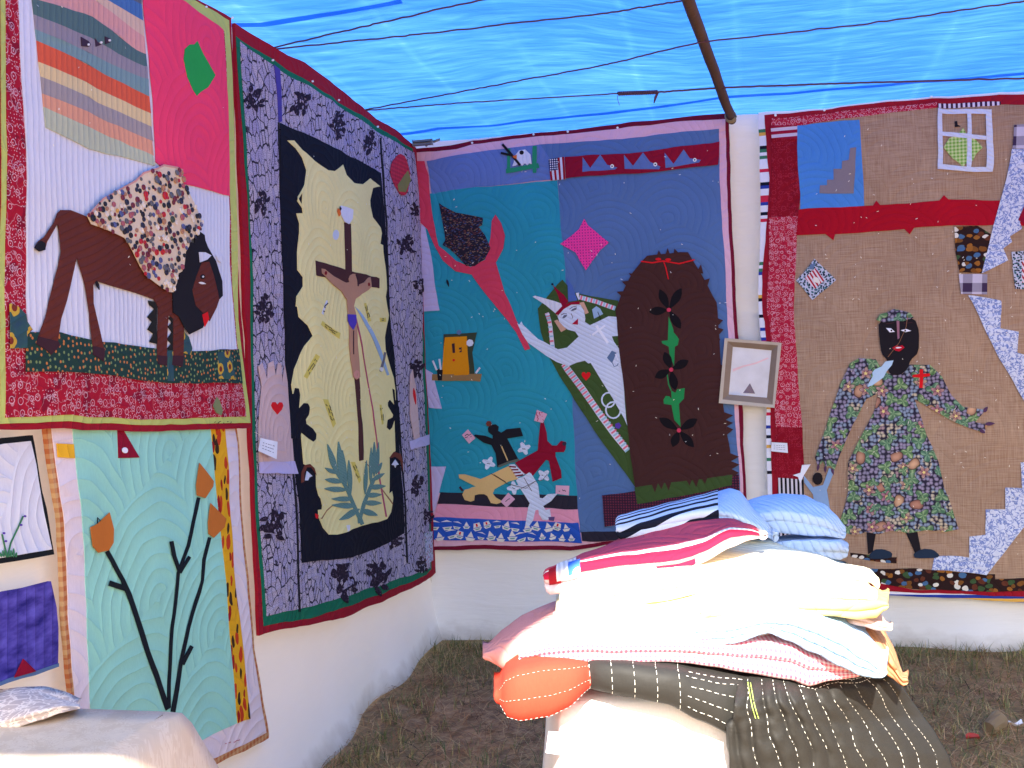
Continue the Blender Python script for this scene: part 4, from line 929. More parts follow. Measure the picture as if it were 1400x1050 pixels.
strip(Q3, 'stem', 'p 256,465 262,510 272,535', 1.6, M_vine, 12, lid)
piece(Q3, 'stem', 'p 290,545 298,530 330,525 326,570 305,592 312,688 285,660 274,597 242,592 240,575 250,558 265,560 274,572 272,535', M_vine, 12, lid)
for (cx, cy), tips in (((263, 197), ((225, 112), (315, 107), (180, 205), (312, 275))), ((273, 448), ((245, 375), (345, 410), (205, 480), (290, 532))), ((305, 703), ((222, 652), (382, 655), (278, 772), (367, 772)))):
    P0_ = T('p %g,%g' % (cx, cy))[0]; f_ = None
    for tx, ty in tips: f_ = leaf(Q3, 'petal', P0_, T('p %g,%g' % (tx, ty))[0], 12, S('black_felt', 22, 18, 22, quilt=None), 13, lid, 6, .6)
    disc(Q3, 'flower_heart', P0_, 3, MATS['coral_red_cotton'], 15, lid, 8)
piece(Q3, 'moss_strip', 'p 120,942 250,925 530,888 527,932 330,975 130,1012', M_olive, 12)
for k, x in enumerate((205, 232, 262, 350, 378, 415)): piece(Q3, 'moss_spike', 'p %g,%g %g,%g %g,%g' % (x-18, 940-(x-120)*.13-6, x+14, 936-(x-120)*.13-6, x, 975-(x-120)*.13-(10 if k % 2 else 0)), M_lid, 13, cut=.3)
piece(Q3, 'plaid_strip', 'I 342,876 465,856 700,815 857,792 862,905 600,960 350,992', fabric('maroon_plaid', None, p_dots(c(52, 30, 48), c(112, 40, 62), 75., .3, 0.)), 10)
# door and rabbit post
dr_ = piece(Q3, 'door_frame', 'G 145,105 275,100 258,180 268,268 145,268', S('dark_olive_cotton', 58, 66, 50, quilt=None), 5)
piece(Q3, 'door_panel', 'G 150,120 235,116 240,190 247,270 138,271', S('orange_yellow_cotton', 216, 140, 20, quilt=None), 6, dr_)
for s_ in ('G 177,145 188,143 190,181 180,182', 'G 203,140 214,140 216,178 206,180'): piece(Q3, 'door_window', s_, M_hoof, 7, dr_, cut=.3)
disc(Q3, 'door_knob', 'G 184,210', 1.8, MATS['scarlet_felt'], 7, dr_, 8)
piece(Q3, 'door_step', 'G 100,266 295,265 290,294 98,290', S('step_brown', 148, 116, 74, quilt=None), 6, dr_)
disc(Q3, 'roof_bow', 'G 205,100', 3.4, MATS['slate_denim'], 7, dr_, 8); disc(Q3, 'white_flower', 'G 248,142', 5, M_white, 7, dr_, 7)
o = piece(Q3, 'black_post', 'G 118,250 130,242 142,250 138,290 122,290', M_black, 7)
for s_ in ('G 102,212 118,250', 'G 128,205 134,248', 'G 272,262 288,240'): strip(Q3, 'white_peg', s_, 2.4, M_white, 8, o)
# four linked people with cards
for nm, s_, m in (('black_figure', 'f 305,215 320,185 370,180 395,200 390,235 415,250 460,220 575,210 598,280 465,300 555,470 385,540 370,420 335,355 270,335 190,275 200,265 285,275 345,300 345,275 310,245', M_black),
                  ('red_figure', 'f 745,170 770,160 795,250 800,320 840,360 880,360 915,320 960,330 955,390 940,415 870,415 870,450 915,570 920,635 845,665 815,490 790,480 740,540 680,615 600,595 530,505 640,445 720,400 725,340 735,250', M_crim),
                  ('tan_figure', 'f 60,600 110,598 245,640 350,590 480,530 560,640 480,660 360,725 345,760 370,795 430,830 380,850 330,840 300,780 275,765 230,765 195,775 190,820 160,830 110,815 90,770 110,730 150,720 165,710 205,700 65,630', S('sand_cotton', 214, 178, 116, quilt=None)),
                  ('white_figure', 'f 540,655 555,635 600,620 655,580 720,690 735,800 760,805 800,770 885,765 830,830 765,870 785,905 820,895 830,960 800,990 760,985 730,940 725,900 700,905 680,990 645,1040 615,1030 640,880 655,845', M_lady)):
    fg = piece(Q3, nm, s_, m, 7)
    if nm == 'black_figure': strip(Q3, 'trouser_gap', 'f 420,365 470,485', 1.6, MATS['sand_cotton'], 8, fg); strip(Q3, 'trouser_hem', 'f 395,535 480,500 565,478', 3., S('lace_trim', 92, 98, 90, quilt=None), 8, fg); disc(Q3, 'hair_bow', 'f 312,175', 4, MATS['rust_brown_cotton'], 8, fg, 6)
    if nm == 'red_figure': disc(Q3, 'hair_bow', 'f 945,345', 3, M_bird, 8, fg, 6)
    if nm == 'tan_figure': strip(Q3, 'hair_bow', 'f 68,705 95,740', 3, M_bird, 8, fg); strip(Q3, 'belt', 'f 355,600 455,665', .7, M_hoof, 8, fg)
    if nm == 'white_figure': piece(Q3, 'hair_bow', 'f 808,962 862,960 855,995 815,990', S('mauve_felt', 96, 74, 120, quilt=None), 8, fg); strip(Q3, 'belt', 'f 580,722 700,660', .7, M_hoof, 8, fg); strip(Q3, 'leg_seam', 'f 605,630 670,745', .7, M_hoof, 8, fg)
sk = piece(Q3, 'striped_waist', 'f 480,520 525,515 612,600 548,632', M_white, 9)
for k in range(4): strip(Q3, 'dark_stripe', 'f %g,%g %g,%g' % (484+k*17, 534+k*27, 540+k*20, 540+k*22), 2., MATS['maroon_binding'], 10, sk, cut=.3)
M_card = S('card_pink', 216, 166, 186, quilt=None)
for s_, a, b, m in (('f 90,270 140,222 202,295 150,341', 'f 115,285', 'f 178,272', 2), ('f 715,60 800,95 765,170 692,150', 'f 735,75', 'f 745,160', 3), ('f 475,755 530,810 460,880 410,830', 'f 440,830', 'f 495,808', 1), ('f 872,695 985,700 980,780 870,765', 'f 892,735', 'f 965,742', 1)):
    o = piece(Q3, 'pink_card', s_, M_card, 8); scribble(Q3, 'lettering', a, b, m, M_ink if m < 3 else MATS['lip_red'], 10, o, .9, 1.5)
for s_ in ('f 605,385', 'f 313,505', 'f 770,612', 'f 520,715'):
    q = T(s_)[0]; pts = []
    for k in range(20): a = 6.283*k/20; rr = 7.2*(1+.35*math.cos(4*a+q[0])); pts.append((q[0]+math.cos(a)*rr, q[1]+math.sin(a)*rr))
    o = piece(Q3, 'white_blossom', pts, M_lady, 6, cut=.2); scribble(Q3, 'lettering', (q[0]-3, q[1]), (q[0]+3, q[1]+1), 1, M_ink, 8, o, .8, .8)
strip(Q3, 'thread_line', 'f 330,590 470,680 620,720 700,660 760,650 800,600', .6, M_hoof, 9)
knots(Q3, 'P 590,250 985,200 1005,650 800,700 600,640', 110, M_knot, 14.5, .0024)
for s_ in ('F 375,198', 'F 668,157', 'F 832,145', 'H 345,118'): disc(Q3, 'pin', s_, 1.5, M_eye, 2)

# ------------------------------------------------ 4: burlap quilt with the woman in the fruit dress
bur_out = T('J 62,118 360,100 860,42 1287,25 P 1500,118 1500,826 1400,822 1300,816 1200,811 1120,806 1053,800 1049,674 1049,640 1048,554 1038,440 J 58,900 70,600 62,350')
Q4 = Quilt('hanging_quilt', 'burlap quilt of a dark faced woman in a grape and flower print dress', BACK, bur_out, .03, .013, 6.5)
piece(Q4, 'striped_edging', bur_out, fabric('coloured_bar_edging', None, p_edge, quilt=None), 0, thick=.012)
piece(Q4, 'binding', 'J 88,130 360,106 860,50 1287,38 P 1496,122 1496,817 1400,814 K 430,990 P 1055,786 1055,640 o 440,640 395,0 J 78,1050 75,870 85,750 100,600 108,420 100,350', M_red, 1)
M_snow = fabric('snowflake_print', None, p_bandana(c(176, 30, 56), c(236, 200, 212), 34., .95, c(176, 30, 56))); M_dkp = fabric('faded_star_print', None, p_bandana(c(136, 12, 32), c(176, 50, 70), 26., .5, c(120, 8, 28)))
M_burl = fabric('brown_burlap', None, p_burlap, quilt=('fan', .5, .05, 10), depth=.002, weave=.0012)
piece(Q4, 'burlap_panel', 'J 232,168 525,120 880,92 1287,85 P 1490,136 1490,812 1400,806 K 560,985 P 1096,770 1096,583 1085,440 J 222,1050 235,690 240,400', M_burl, 2)
piece(Q4, 'print_strip', 'J 120,148 500,112 880,70 880,92 500,145 236,180 115,178', M_snow, 3)
piece(Q4, 'flag_stripes', 'J 115,178 235,180 237,242 118,240', fabric('red_white_stripe', None, p_stripes(c(206, 190, 205), c(150, 20, 50), .031, 0), quilt=None), 4)
piece(Q4, 'print_strip', 'J 118,240 237,242 247,420 246,545 238,600 108,600 118,420', M_dkp, 3)
piece(Q4, 'print_strip', 'J 108,600 238,600 235,750 222,1050 o 605,0 660,755 478,755 430,0 J 98,1050 104,870', M_snow, 3)
piece(Q4, 'print_strip', 'o 478,755 662,755 680,1050 P 1100,652 K 105,615 o 450,1050', M_dkp, 3)
piece(Q4, 'ticking_strip', 'K 105,615 190,620 193,682 P 1098,740 1062,740', fabric('black_ticking', None, p_stripes(c(206, 200, 206), c(22, 20, 26), .02, 90), quilt=None), 4)
piece(Q4, 'candy_strip', 'J 885,74 1175,70 1176,90 885,96', fabric('dark_candy_stripe', None, p_stripes(c(220, 210, 226), c(60, 36, 64), .021, 90), quilt=None), 3)
piece(Q4, 'blue_panel', 'J 235,180 525,155 545,550 400,556 248,566', S('sky_blue_cotton', 74, 136, 206), 4)
piece(Q4, 'stair_patch', 'J 338,492 340,455 372,455 372,430 402,430 402,380 440,380 442,345 472,340 478,285 508,282 497,490', S('stair_grey', 132, 122, 128, quilt=None), 5)
piece(Q4, 'red_band', 'J 240,568 400,556 585,548 600,525 620,546 890,525 912,500 935,522 1172,525 1300,522 1300,640 1140,637 980,640 775,650 755,680 735,655 410,680 402,708 365,680 235,685', S('tomato_red_cotton', 168, 10, 34), 4)
wn_ = piece(Q4, 'window_patch', 'J 885,98 905,99 905,368 882,378', M_lady, 6)
for s_ in ('J 885,99 1130,107 1130,130 885,121', 'J 1106,108 1132,108 1135,392 1100,390', 'J 882,354 940,362 1050,372 1132,370 1135,392 1050,394 940,384 882,380', 'J 1018,124 1036,125 1035,378 1012,376', 'J 900,207 1000,215 1105,228 1105,246 1000,236 900,226'): piece(Q4, 'window_bar', s_, M_lady, 7, wn_)
piece(Q4, 'green_leaf', 'J 1000,190 1015,220 1050,238 1090,280 1060,310 1045,340 1010,355 1000,372 985,355 950,330 910,280 935,240 980,215', fabric('green_gingham', None, p_gingham(c(200, 214, 150), c(110, 166, 60), .008), quilt=None), 5)
piece(Q4, 'small_bird', 'J 962,160 972,158 974,175 988,184 962,186', M_black, 5)
M_anim = fabric('animal_print', None, p_scatter(c(44, 26, 24), [c(120, 76, 34), c(44, 26, 24), c(70, 104, 140), c(150, 96, 40), c(220, 214, 200), c(60, 84, 50), c(96, 50, 34)], 30., 1.3, .42))
piece(Q4, 'animal_print_patch', 'J 960,645 1065,640 1130,680 1090,860 985,855 965,760', M_anim, 5)
M_plaid = fabric('violet_plaid', None, p_gingham(c(196, 190, 206), c(64, 48, 76), .042, 3), quilt=None)
piece(Q4, 'plaid_patch', 'J 980,865 1112,865 1110,958 990,955', M_plaid, 6); piece(Q4, 'plaid_patch', 'J 1235,178 1340,172 1340,288 1225,285', M_plaid, 6)
M_toile = fabric('blue_toile_print', None, p_toile(c(206, 212, 228), c(100, 122, 184), 46.))
piece(Q4, 'toile_wing', 'J 1222,288 1340,288 1340,520 1290,560 1260,625 1270,655 1215,690 1225,715 1185,745 1205,800 1085,862 1130,680 1180,500', M_toile, 6)
piece(Q4, 'red_diamond', 'J 1252,615 1287,530 1330,560 1345,620 1300,645', MATS['crimson_cotton'], 7)
piece(Q4, 'toile_wing', 'K 738,10 J 1025,960 1172,985 K 845,30 845,120 905,130 900,200 940,212 990,300 990,420 935,380 840,222', M_toile, 5)
M_stw = fabric('black_speckle', None, p_scatter(c(186, 190, 206), [c(30, 36, 50), c(60, 100, 110)], 90., 1., .4), quilt=None)
for s_, t_ in (('J 318,790 412,890 305,985 235,895', 'J 318,835 362,890 315,932 270,882'), ('J 1222,762 1345,752 1345,940 1235,930', 'J 1270,802 1345,798 1345,905 1270,905')):
    o = piece(Q4, 'speckled_square', s_, M_stw, 5); piece(Q4, 'striped_heart', t_, fabric('red_white_fine_stripe', None, p_stripes(c(214, 206, 210), c(170, 36, 54), .016, 60), quilt=None), 6, o)
leaf(Q4, 'blue_scrap', T('J 292,840')[0], T('J 318,815')[0], 6, MATS['slate_denim'], 7); leaf(Q4, 'cream_scrap', T('J 310,880')[0], T('J 340,905')[0], 7, M_boat, 8)
# the woman
M_dress = fabric('fruit_and_flower_print', None, p_floral, quilt=None)
dress = piece(Q4, 'dress', 'K 345,235 375,218 430,222 445,245 470,270 520,270 540,240 610,240 650,280 680,340 720,380 795,390 760,430 800,440 790,465 740,450 690,430 620,390 560,352 600,470 640,560 655,650 690,740 705,785 660,795 600,788 540,798 480,790 440,802 400,795 360,806 330,798 308,772 330,700 340,660 338,560 380,480 425,395 438,335 400,355 350,440 310,540 292,590 280,575 262,578 255,560 238,578 230,545 260,450 310,310', M_dress, 6)
M_skin = S('black_velvet', 26, 20, 24, quilt=None, sheen=.3)
face = piece(Q4, 'face', 'K 440,95 500,84 560,85 575,130 572,200 545,225 535,255 510,275 480,274 465,245 470,225 450,205 442,150', M_skin, 8, sm=1)
piece(Q4, 'flower_wreath', 'K 432,92 445,72 470,66 490,55 515,60 545,68 557,84 520,96 490,94 455,99', M_dress, 10, face)
for s_ in ('g 608,226 640,228 663,250 632,254', 'g 700,240 735,232 768,244 730,252'): piece(Q4, 'eye', s_, M_sash, 10, face, cut=.3)
disc(Q4, 'pupil', 'g 642,242', 1.3, M_black, 12, face, 8); disc(Q4, 'pupil', 'g 730,243', 1.1, M_black, 12, face, 8)
for s_ in ('g 608,200 660,192', 'g 720,195 775,192'): strip(Q4, 'brow', s_, 1., M_hoof, 10, face)
piece(Q4, 'nose', 'g 674,182 692,178 692,290 680,298', S('mauve_cotton', 150, 104, 118, quilt=None), 10, face)
piece(Q4, 'lips', 'g 648,352 672,336 692,342 710,334 726,350 705,366 690,375 665,368', S('lipstick_red', 186, 18, 42, quilt=None), 10, face, cut=.3); leaf(Q4, 'teeth', T('g 668,352')[0], T('g 706,350')[0], 2, M_sash, 12, face)
strip(Q4, 'thread_line', 'g 745,150 735,220 690,320 620,410', .6, M_brn, 11, face)
piece(Q4, 'dove', 'g 655,430 645,460 612,500 592,540 520,590 490,600 500,570 525,530 520,510 535,490 580,470 605,438', S('dove_blue', 178, 206, 226, quilt=None), 9)
rc = strip(Q4, 'red_cross', 'g 831,488 832,545 828,606', 4.6, MATS['scarlet_felt'], 8); piece(Q4, 'cross_arm', 'g 775,524 822,516 885,514 885,531 822,540 775,538', MATS['scarlet_felt'], 9, rc)
for a, b in (('g 1225,760', 'g 1252,725'), ('g 1235,835', 'g 1295,830'), ('g 1200,870', 'g 1235,892')): leaf(Q4, 'finger', T(a)[0], T(b)[0], 5, S('plum_felt', 84, 56, 84, quilt=None), 8, dress)
for a, b in (('K 240,570', 'K 236,592'), ('K 262,575', 'K 262,598'), ('K 283,582', 'K 290,604')): leaf(Q4, 'finger', T(a)[0], T(b)[0], 3.6, MATS['plum_felt'], 8, dress)
piece(Q4, 'leg', 'K 400,796 432,792 420,858 404,868', M_skin, 5, dress); piece(Q4, 'leg', 'K 526,788 566,785 580,858 560,864', M_skin, 5, dress)
piece(Q4, 'shoe', 'K 406,872 425,852 455,850 485,862 482,880 412,884', S('navy_velvet', 36, 50, 68, quilt=None), 7, dress, sm=1); piece(Q4, 'shoe', 'K 554,866 585,850 620,852 642,872 632,880 560,882', MATS['navy_velvet'], 7, dress, sm=1)
piece(Q4, 'animal_print_patch', 'K 345,864 410,870 500,878 500,896 400,888 348,878', M_anim, 4)
piece(Q4, 'animal_print_strip', 'K 410,914 560,914 700,930 825,934 825,950 928,948 P 1490,790 1490,806 1400,806 K 740,992 560,982 430,962', M_anim, 4)
kid = piece(Q4, 'child_figure', 'K 190,605 222,645 255,638 275,582 292,592 268,655 278,720 275,765 228,730 222,670 192,630', S('powder_blue_cotton', 134, 164, 200, quilt=None), 6)
disc(Q4, 'head', 'K 237,617', 7, M_skin, 8, kid, 12, 8.5)
piece(Q4, 'white_bird', 'K 155,606 180,598 185,572 213,570 192,605 178,634 172,612', M_sash, 8)
piece(Q4, 'toile_stairs', 'K 740,880 740,810 795,805 795,720 860,720 860,648 915,650 912,565 1000,560 1000,700 930,768 860,852 795,935 615,920 622,876', M_toile, 5)
knots(Q4, 'P 1110,180 1390,160 1390,760 1120,700', 130, M_knot, 9.5, .0024)
for s_ in ('J 360,108', 'J 855,45', 'J 135,132'): disc(Q4, 'pin', s_, 1.8, M_eye, 2)

# ------------------------------------------------ 5: tulips on sea green
tul_out = T('C 112,20 300,10 672,15 685,100 700,400 730,700 772,950 770,962 700,1000 590,1050 400,1130 205,1215 190,850 165,600 145,300')
Q5 = Quilt('hanging_quilt', 'sea green quilt of three brown tulips on black stems behind the lace table', LEFT, tul_out, .026, .012, 9.)
big = ('fan', .5, .043, 20)
M_gold = fabric('gold_plaid_binding', None, p_gingham(c(200, 160, 112), c(176, 100, 60), .012), quilt=None)
piece(Q5, 'binding', tul_out, M_gold, 0, thick=.012)
piece(Q5, 'white_border', 'C 128,22 300,18 664,20 677,100 692,400 722,700 762,945 690,985 580,1033 400,1112 215,1195 200,850 176,600 156,300', S('blush_white_cotton', 226, 212, 216, quilt=big, depth=.003), 1)
M_sea = S('sea_green_cotton', 152, 214, 194, quilt=big, depth=.003)
piece(Q5, 'sea_green_panel', 'C 188,20 595,18 612,240 640,500 676,915 560,972 400,1045 258,1110 240,800 215,400', M_sea, 2)
piece(Q5, 'pepper_strip', 'C 594,20 634,20 648,240 660,440 712,905 675,916 640,500 610,240', fabric('chilli_print', None, p_scatter(c(220, 164, 30), [c(150, 24, 26), c(60, 40, 24), c(190, 60, 30)], 34., .4, .3, 35)), 3)
piece(Q5, 'yellow_square', 'C 143,100 191,102 193,143 145,140', S('sun_yellow_cotton', 232, 176, 44), 3)
o = piece(Q5, 'red_triangle', 'C 320,30 338,60 385,141 320,143', MATS['crimson_cotton'], 3); disc(Q5, 'white_dot', 'C 337,120', 4, M_sash, 5, o)
M_tul = S('tulip_brown_cotton', 190, 110, 46, quilt=None)
for s_ in ('C 230,345 250,335 285,302 298,350 298,390 285,412 255,418 238,400', 'C 560,157 600,210 598,225 575,260 552,252 550,220', 'C 590,275 637,320 632,345 600,376 585,365 583,330'): piece(Q5, 'tulip', s_, M_tul, 5)
M_stem = S('black_stem_cotton', 22, 28, 34, quilt=None)
a = strip(Q5, 'stem', 'C 282,415 330,500 375,620 420,740 470,878', 5.6, M_stem, 4, taper=7.4); strip(Q5, 'side_shoot', 'C 288,508 338,524', 7.4, M_stem, 4.5, a)
a = strip(Q5, 'stem', 'C 558,258 525,400 495,480 480,640 473,875', 4, M_stem, 4); strip(Q5, 'side_shoot', 'C 473,385 482,430 498,474', 5, M_stem, 4.5, a); strip(Q5, 'side_shoot', 'C 529,431 499,478', 4.4, M_stem, 4.5, a)
a = strip(Q5, 'stem', 'C 590,375 575,440 570,500 530,640 508,740 495,820 482,885', 4, M_stem, 4, taper=5.4); strip(Q5, 'side_shoot', 'C 540,692 512,745', 5, M_stem, 4.5, a)
strip(Q5, 'tulip_thread', 'C 250,333 250,316 258,326', .8, M_stem, 6)
scribble(Q5, 'signature', 'C 630,980', 'C 685,968', 1, S('rose_thread', 180, 90, 100, quilt=None), 3, amp=1.2)

# ------------------------------------------------ 6 and 7: two small ones at the left edge
q6 = T('C -60,95 -30,92 0,83 85,75 92,105 115,240 128,290 150,425 80,438 -10,452 -60,458')
Q6 = Quilt('hanging_quilt', 'small white quilt edged in black with a stitched plant sprig', LEFT, q6, .026, .009, 11.)
piece(Q6, 'binding', q6, M_stem, 0, thick=.012)
piece(Q6, 'white_panel', 'C -52,112 0,100 78,92 95,160 118,300 142,410 80,420 0,434 -52,440', S('pure_white_cotton', 216, 218, 228, quilt=('fan', .3, .03, 60)), 1)
M_sprig = S('sprig_green', 60, 120, 84, quilt=None)
sp = strip(Q6, 'sprig', 'C 12,432 22,390 40,350 56,312', 1.3, M_sprig, 3)
strip(Q6, 'sprig_shoot', 'C 12,432 4,400 -4,365', 1.2, M_sprig, 3, sp)
for k in range(7): leaf(Q6, 'sprig_leaf', T('C %g,%g' % (-8+k*7, 432))[0], T('C %g,%g' % (-12+k*8, 418-(k % 3)*6))[0], 2.4, M_sprig, 4, sp, 4)
for s_ in ('C 57,312', 'C 46,338', 'C -3,362', 'C 3,385'): disc(Q6, 'bud', s_, 1.6, MATS['violet_felt'], 5, sp, 6)
q7 = T('C -60,555 -30,540 60,522 135,503 150,580 154,640 150,752 80,778 -30,815 -60,825')
Q7 = Quilt('hanging_quilt', 'small mottled purple quilt with a red triangle above the lace cloth', LEFT, q7, .026, .010, 13.)
def p_purp(b, uv): return b.ramp(b.noi(b.rot(uv, 20, 6, 14), 3., 5.), [(.3, c(40, 34, 110)), (.5, c(78, 66, 150)), (.7, c(100, 90, 180))])
piece(Q7, 'purple_panel', q7, fabric('mottled_purple', None, p_purp, quilt=('lines', .03, 80), depth=.003), 0, thick=.010)
piece(Q7, 'hem', 'C -58,815 -30,802 80,765 149,742 149,752 80,777 -30,813 -58,822', MATS['slate_denim'], 2)
piece(Q7, 'red_triangle', 'C 45,730 80,765 20,785', MATS['crimson_cotton'], 3)

# ================================================================== THE PILE OF FOLDED QUILTS
def interp(st, x):
    if x <= st[0][0]: return st[0][1:]
    for a, b in zip(st, st[1:]):
        if x <= b[0]:
            t = (x-a[0])/(b[0]-a[0]); t = t*t*(3-2*t)*.4+t*.6
            return tuple(p+(q-p)*t for p, q in zip(a[1:], b[1:]))
    return st[-1][1:]
def folded(name, label, st, df, db, mat, layers=2, n=44, crown=.012, wr=.005, seed=0., bulge=.8, cat='quilt', group='quilts folded in the pile', ntop=9, parent=None, roundx=.014, taper=(.5, .5), flat=True):
    """a folded quilt: sections running back from the front edge, each a stack of rounded folds under a soft top"""
    rows = []
    xs_ = [st[0][0]+(st[-1][0]-st[0][0])*(.5-.5*math.cos(math.pi*i/n)) if 0 else st[0][0]+(st[-1][0]-st[0][0])*i/n for i in range(n+1)]
    nl = 6
    for i, px in enumerate(xs_):
        yfb, yft, ybt = interp(st, px)
        t_ = i/n; de = df+(db-df)*(1-taper[0]*(1-t_)**4-taper[1]*t_**4); dfe = df+.05*((1-t_)**8+t_**8)
        fb, ft, bt = on_y((px, yfb), dfe), on_y((px, yft), dfe), on_y((px, ybt), de)
        zb, zt = min(fb.z, ft.z-.004), ft.z; xf, xb = fb.x, bt.x; bt.z = max(bt.z, zt-(.02 if flat else .12))
        row = []
        h = (zt-zb)/layers
        for L_ in range(layers):
            for k in range(nl+ (1 if L_ == layers-1 else 0)):
                a = math.pi*(k/nl); yy = dfe - math.sin(a)*min(h*.5, .03)*bulge + .006*noise.noise(Vector((px*.01, L_*3., seed)))
                row.append(Vector((xf, yy, zb+h*(L_+.5-.5*math.cos(a)))))
        for k in range(1, ntop+1):
            t = k/ntop; row.append(Vector((xf+(xb-xf)*t, dfe+(de-dfe)*t, zt+(bt.z-zt)*t + crown*math.sin(math.pi*t))))
        row.append(Vector((xb, de+.015, (bt.z+zb)*.5))); row.append(Vector((xb, de, min(zb, bt.z-.01))))
        rows.append(row)
    m = len(rows[0])
    for sgn, idx in ((-1, 0), (1, -1)):                     # rounded ends
        base = rows[idx]; cz = sum(p.z for p in base)/m; cy = sum(p.y for p in base)/m; ex = []
        for f_, o_ in ((.82, .6), (.5, .92), (.15, 1.)):
            ex.append([Vector((p.x+sgn*roundx*o_, cy+(p.y-cy)*(.9+.1*f_), cz+(p.z-cz)*f_)) for p in base])
        rows = ex[::-1]+rows if sgn < 0 else rows+ex
    N_ = len(rows)
    for i, row in enumerate(rows):                           # wrinkles
        for j, p in enumerate(row):
            d = noise.noise(Vector((p.x*7+seed, p.y*9, p.z*9))) + .5*noise.noise(Vector((p.x*19, p.y*22, p.z*24+seed)))
            row[j] = p+Vector((0, -.5, .8))*d*wr
    arc = [0.]; mid_ = rows[N_//2]
    for j in range(1, m): arc.append(arc[-1]+(mid_[j]-mid_[j-1]).length)
    vs_ = [p for r_ in rows for p in r_]; fs_ = [(i*m+j, (i+1)*m+j, (i+1)*m+j+1, i*m+j+1) for i in range(N_-1) for j in range(m-1)]
    fs_ += [((i+1)*m, i*m, i*m+m-1, (i+1)*m+m-1) for i in range(N_-1)]
    me = bpy.data.meshes.new(name); me.from_pydata(vs_, [], fs_); me.update()
    uvl = me.uv_layers.new(name='UVMap')
    for l in me.loops: i, j = divmod(l.vertex_index, m); uvl.data[l.index].uv = (rows[i][j].x, arc[j])
    for p in me.polygons: p.use_smooth = True
    o = link(name, me, mat, parent)
    if label: tag(o, label, cat, group)
    return o, rows, arc, layers*nl
def skin(parent, name, G, i0, i1, j0, j1, mat, off=.003):
    """a cloth piece sewn onto part of a folded quilt, following it"""
    o, rows, arc, jt = G; I = len(rows); a, b = int(i0*(I-1)), int(i1*(I-1)); m = len(rows[0]); P_, uv_ = [], []
    for i in range(a, b+1):
        for j in range(j0, j1+1):
            p = rows[i][j]; tx = rows[min(i+1, I-1)][j]-rows[max(i-1, 0)][j]; ty = rows[i][min(j+1, m-1)]-rows[i][max(j-1, 0)]
            nn = tx.cross(ty).normalized()
            P_.append(p+nn*off if 1 else p); uv_.append((p.x, arc[j]))
    w_ = j1-j0+1; fs_ = [(i*w_+j, (i+1)*w_+j, (i+1)*w_+j+1, i*w_+j+1) for i in range(b-a) for j in range(w_-1)]
    me = bpy.data.meshes.new(name); me.from_pydata(P_, [], fs_); me.update(); uvl = me.uv_layers.new(name='UVMap')
    for l in me.loops: uvl.data[l.index].uv = uv_[l.vertex_index]
    for p in me.polygons: p.use_smooth = True
    return link(name, me, mat, parent)
def dashes(name, lines, mat, parent, ln=.009, gap=.008, r=.00065):
    """running stitches along curves, joined"""
    vs_, fs_, k_ = [], [], 0
    for pl in lines:
        acc = random.random()*ln; on = True
        for a, b in zip(pl, pl[1:]):
            d = b-a; L_ = d.length
            if L_ < 1e-6: continue
            d /= L_; t = 0.
            while t < L_:
                seg = min((ln*(.75+.5*math.sin(k_*1.7)**2) if on else gap)-acc if (ln*(.75+.5*math.sin(k_*1.7)**2) if on else gap) > acc else .001, L_-t); k_ += 1
                if on and seg > .002:
                    x = d.orthogonal().normalized()*r; y = d.cross(x).normalized()*r; p, q = a+d*t, a+d*(t+seg); k = len(vs_)
                    vs_ += [p+x, p+y, p-x, p-y, q+x, q+y, q-x, q-y]; fs_ += [(k, k+1, k+5, k+4), (k+1, k+2, k+6, k+5), (k+2, k+3, k+7, k+6), (k+3, k, k+4, k+7)]
                t += seg; acc += seg
                if acc >= (ln if on else gap)-1e-6: acc = 0.; on = not on
    me = bpy.data.meshes.new(name); me.from_pydata(vs_, [], fs_); me.update()
    o = link(name, me, mat, parent); o['kind'] = 'stuff'; return o

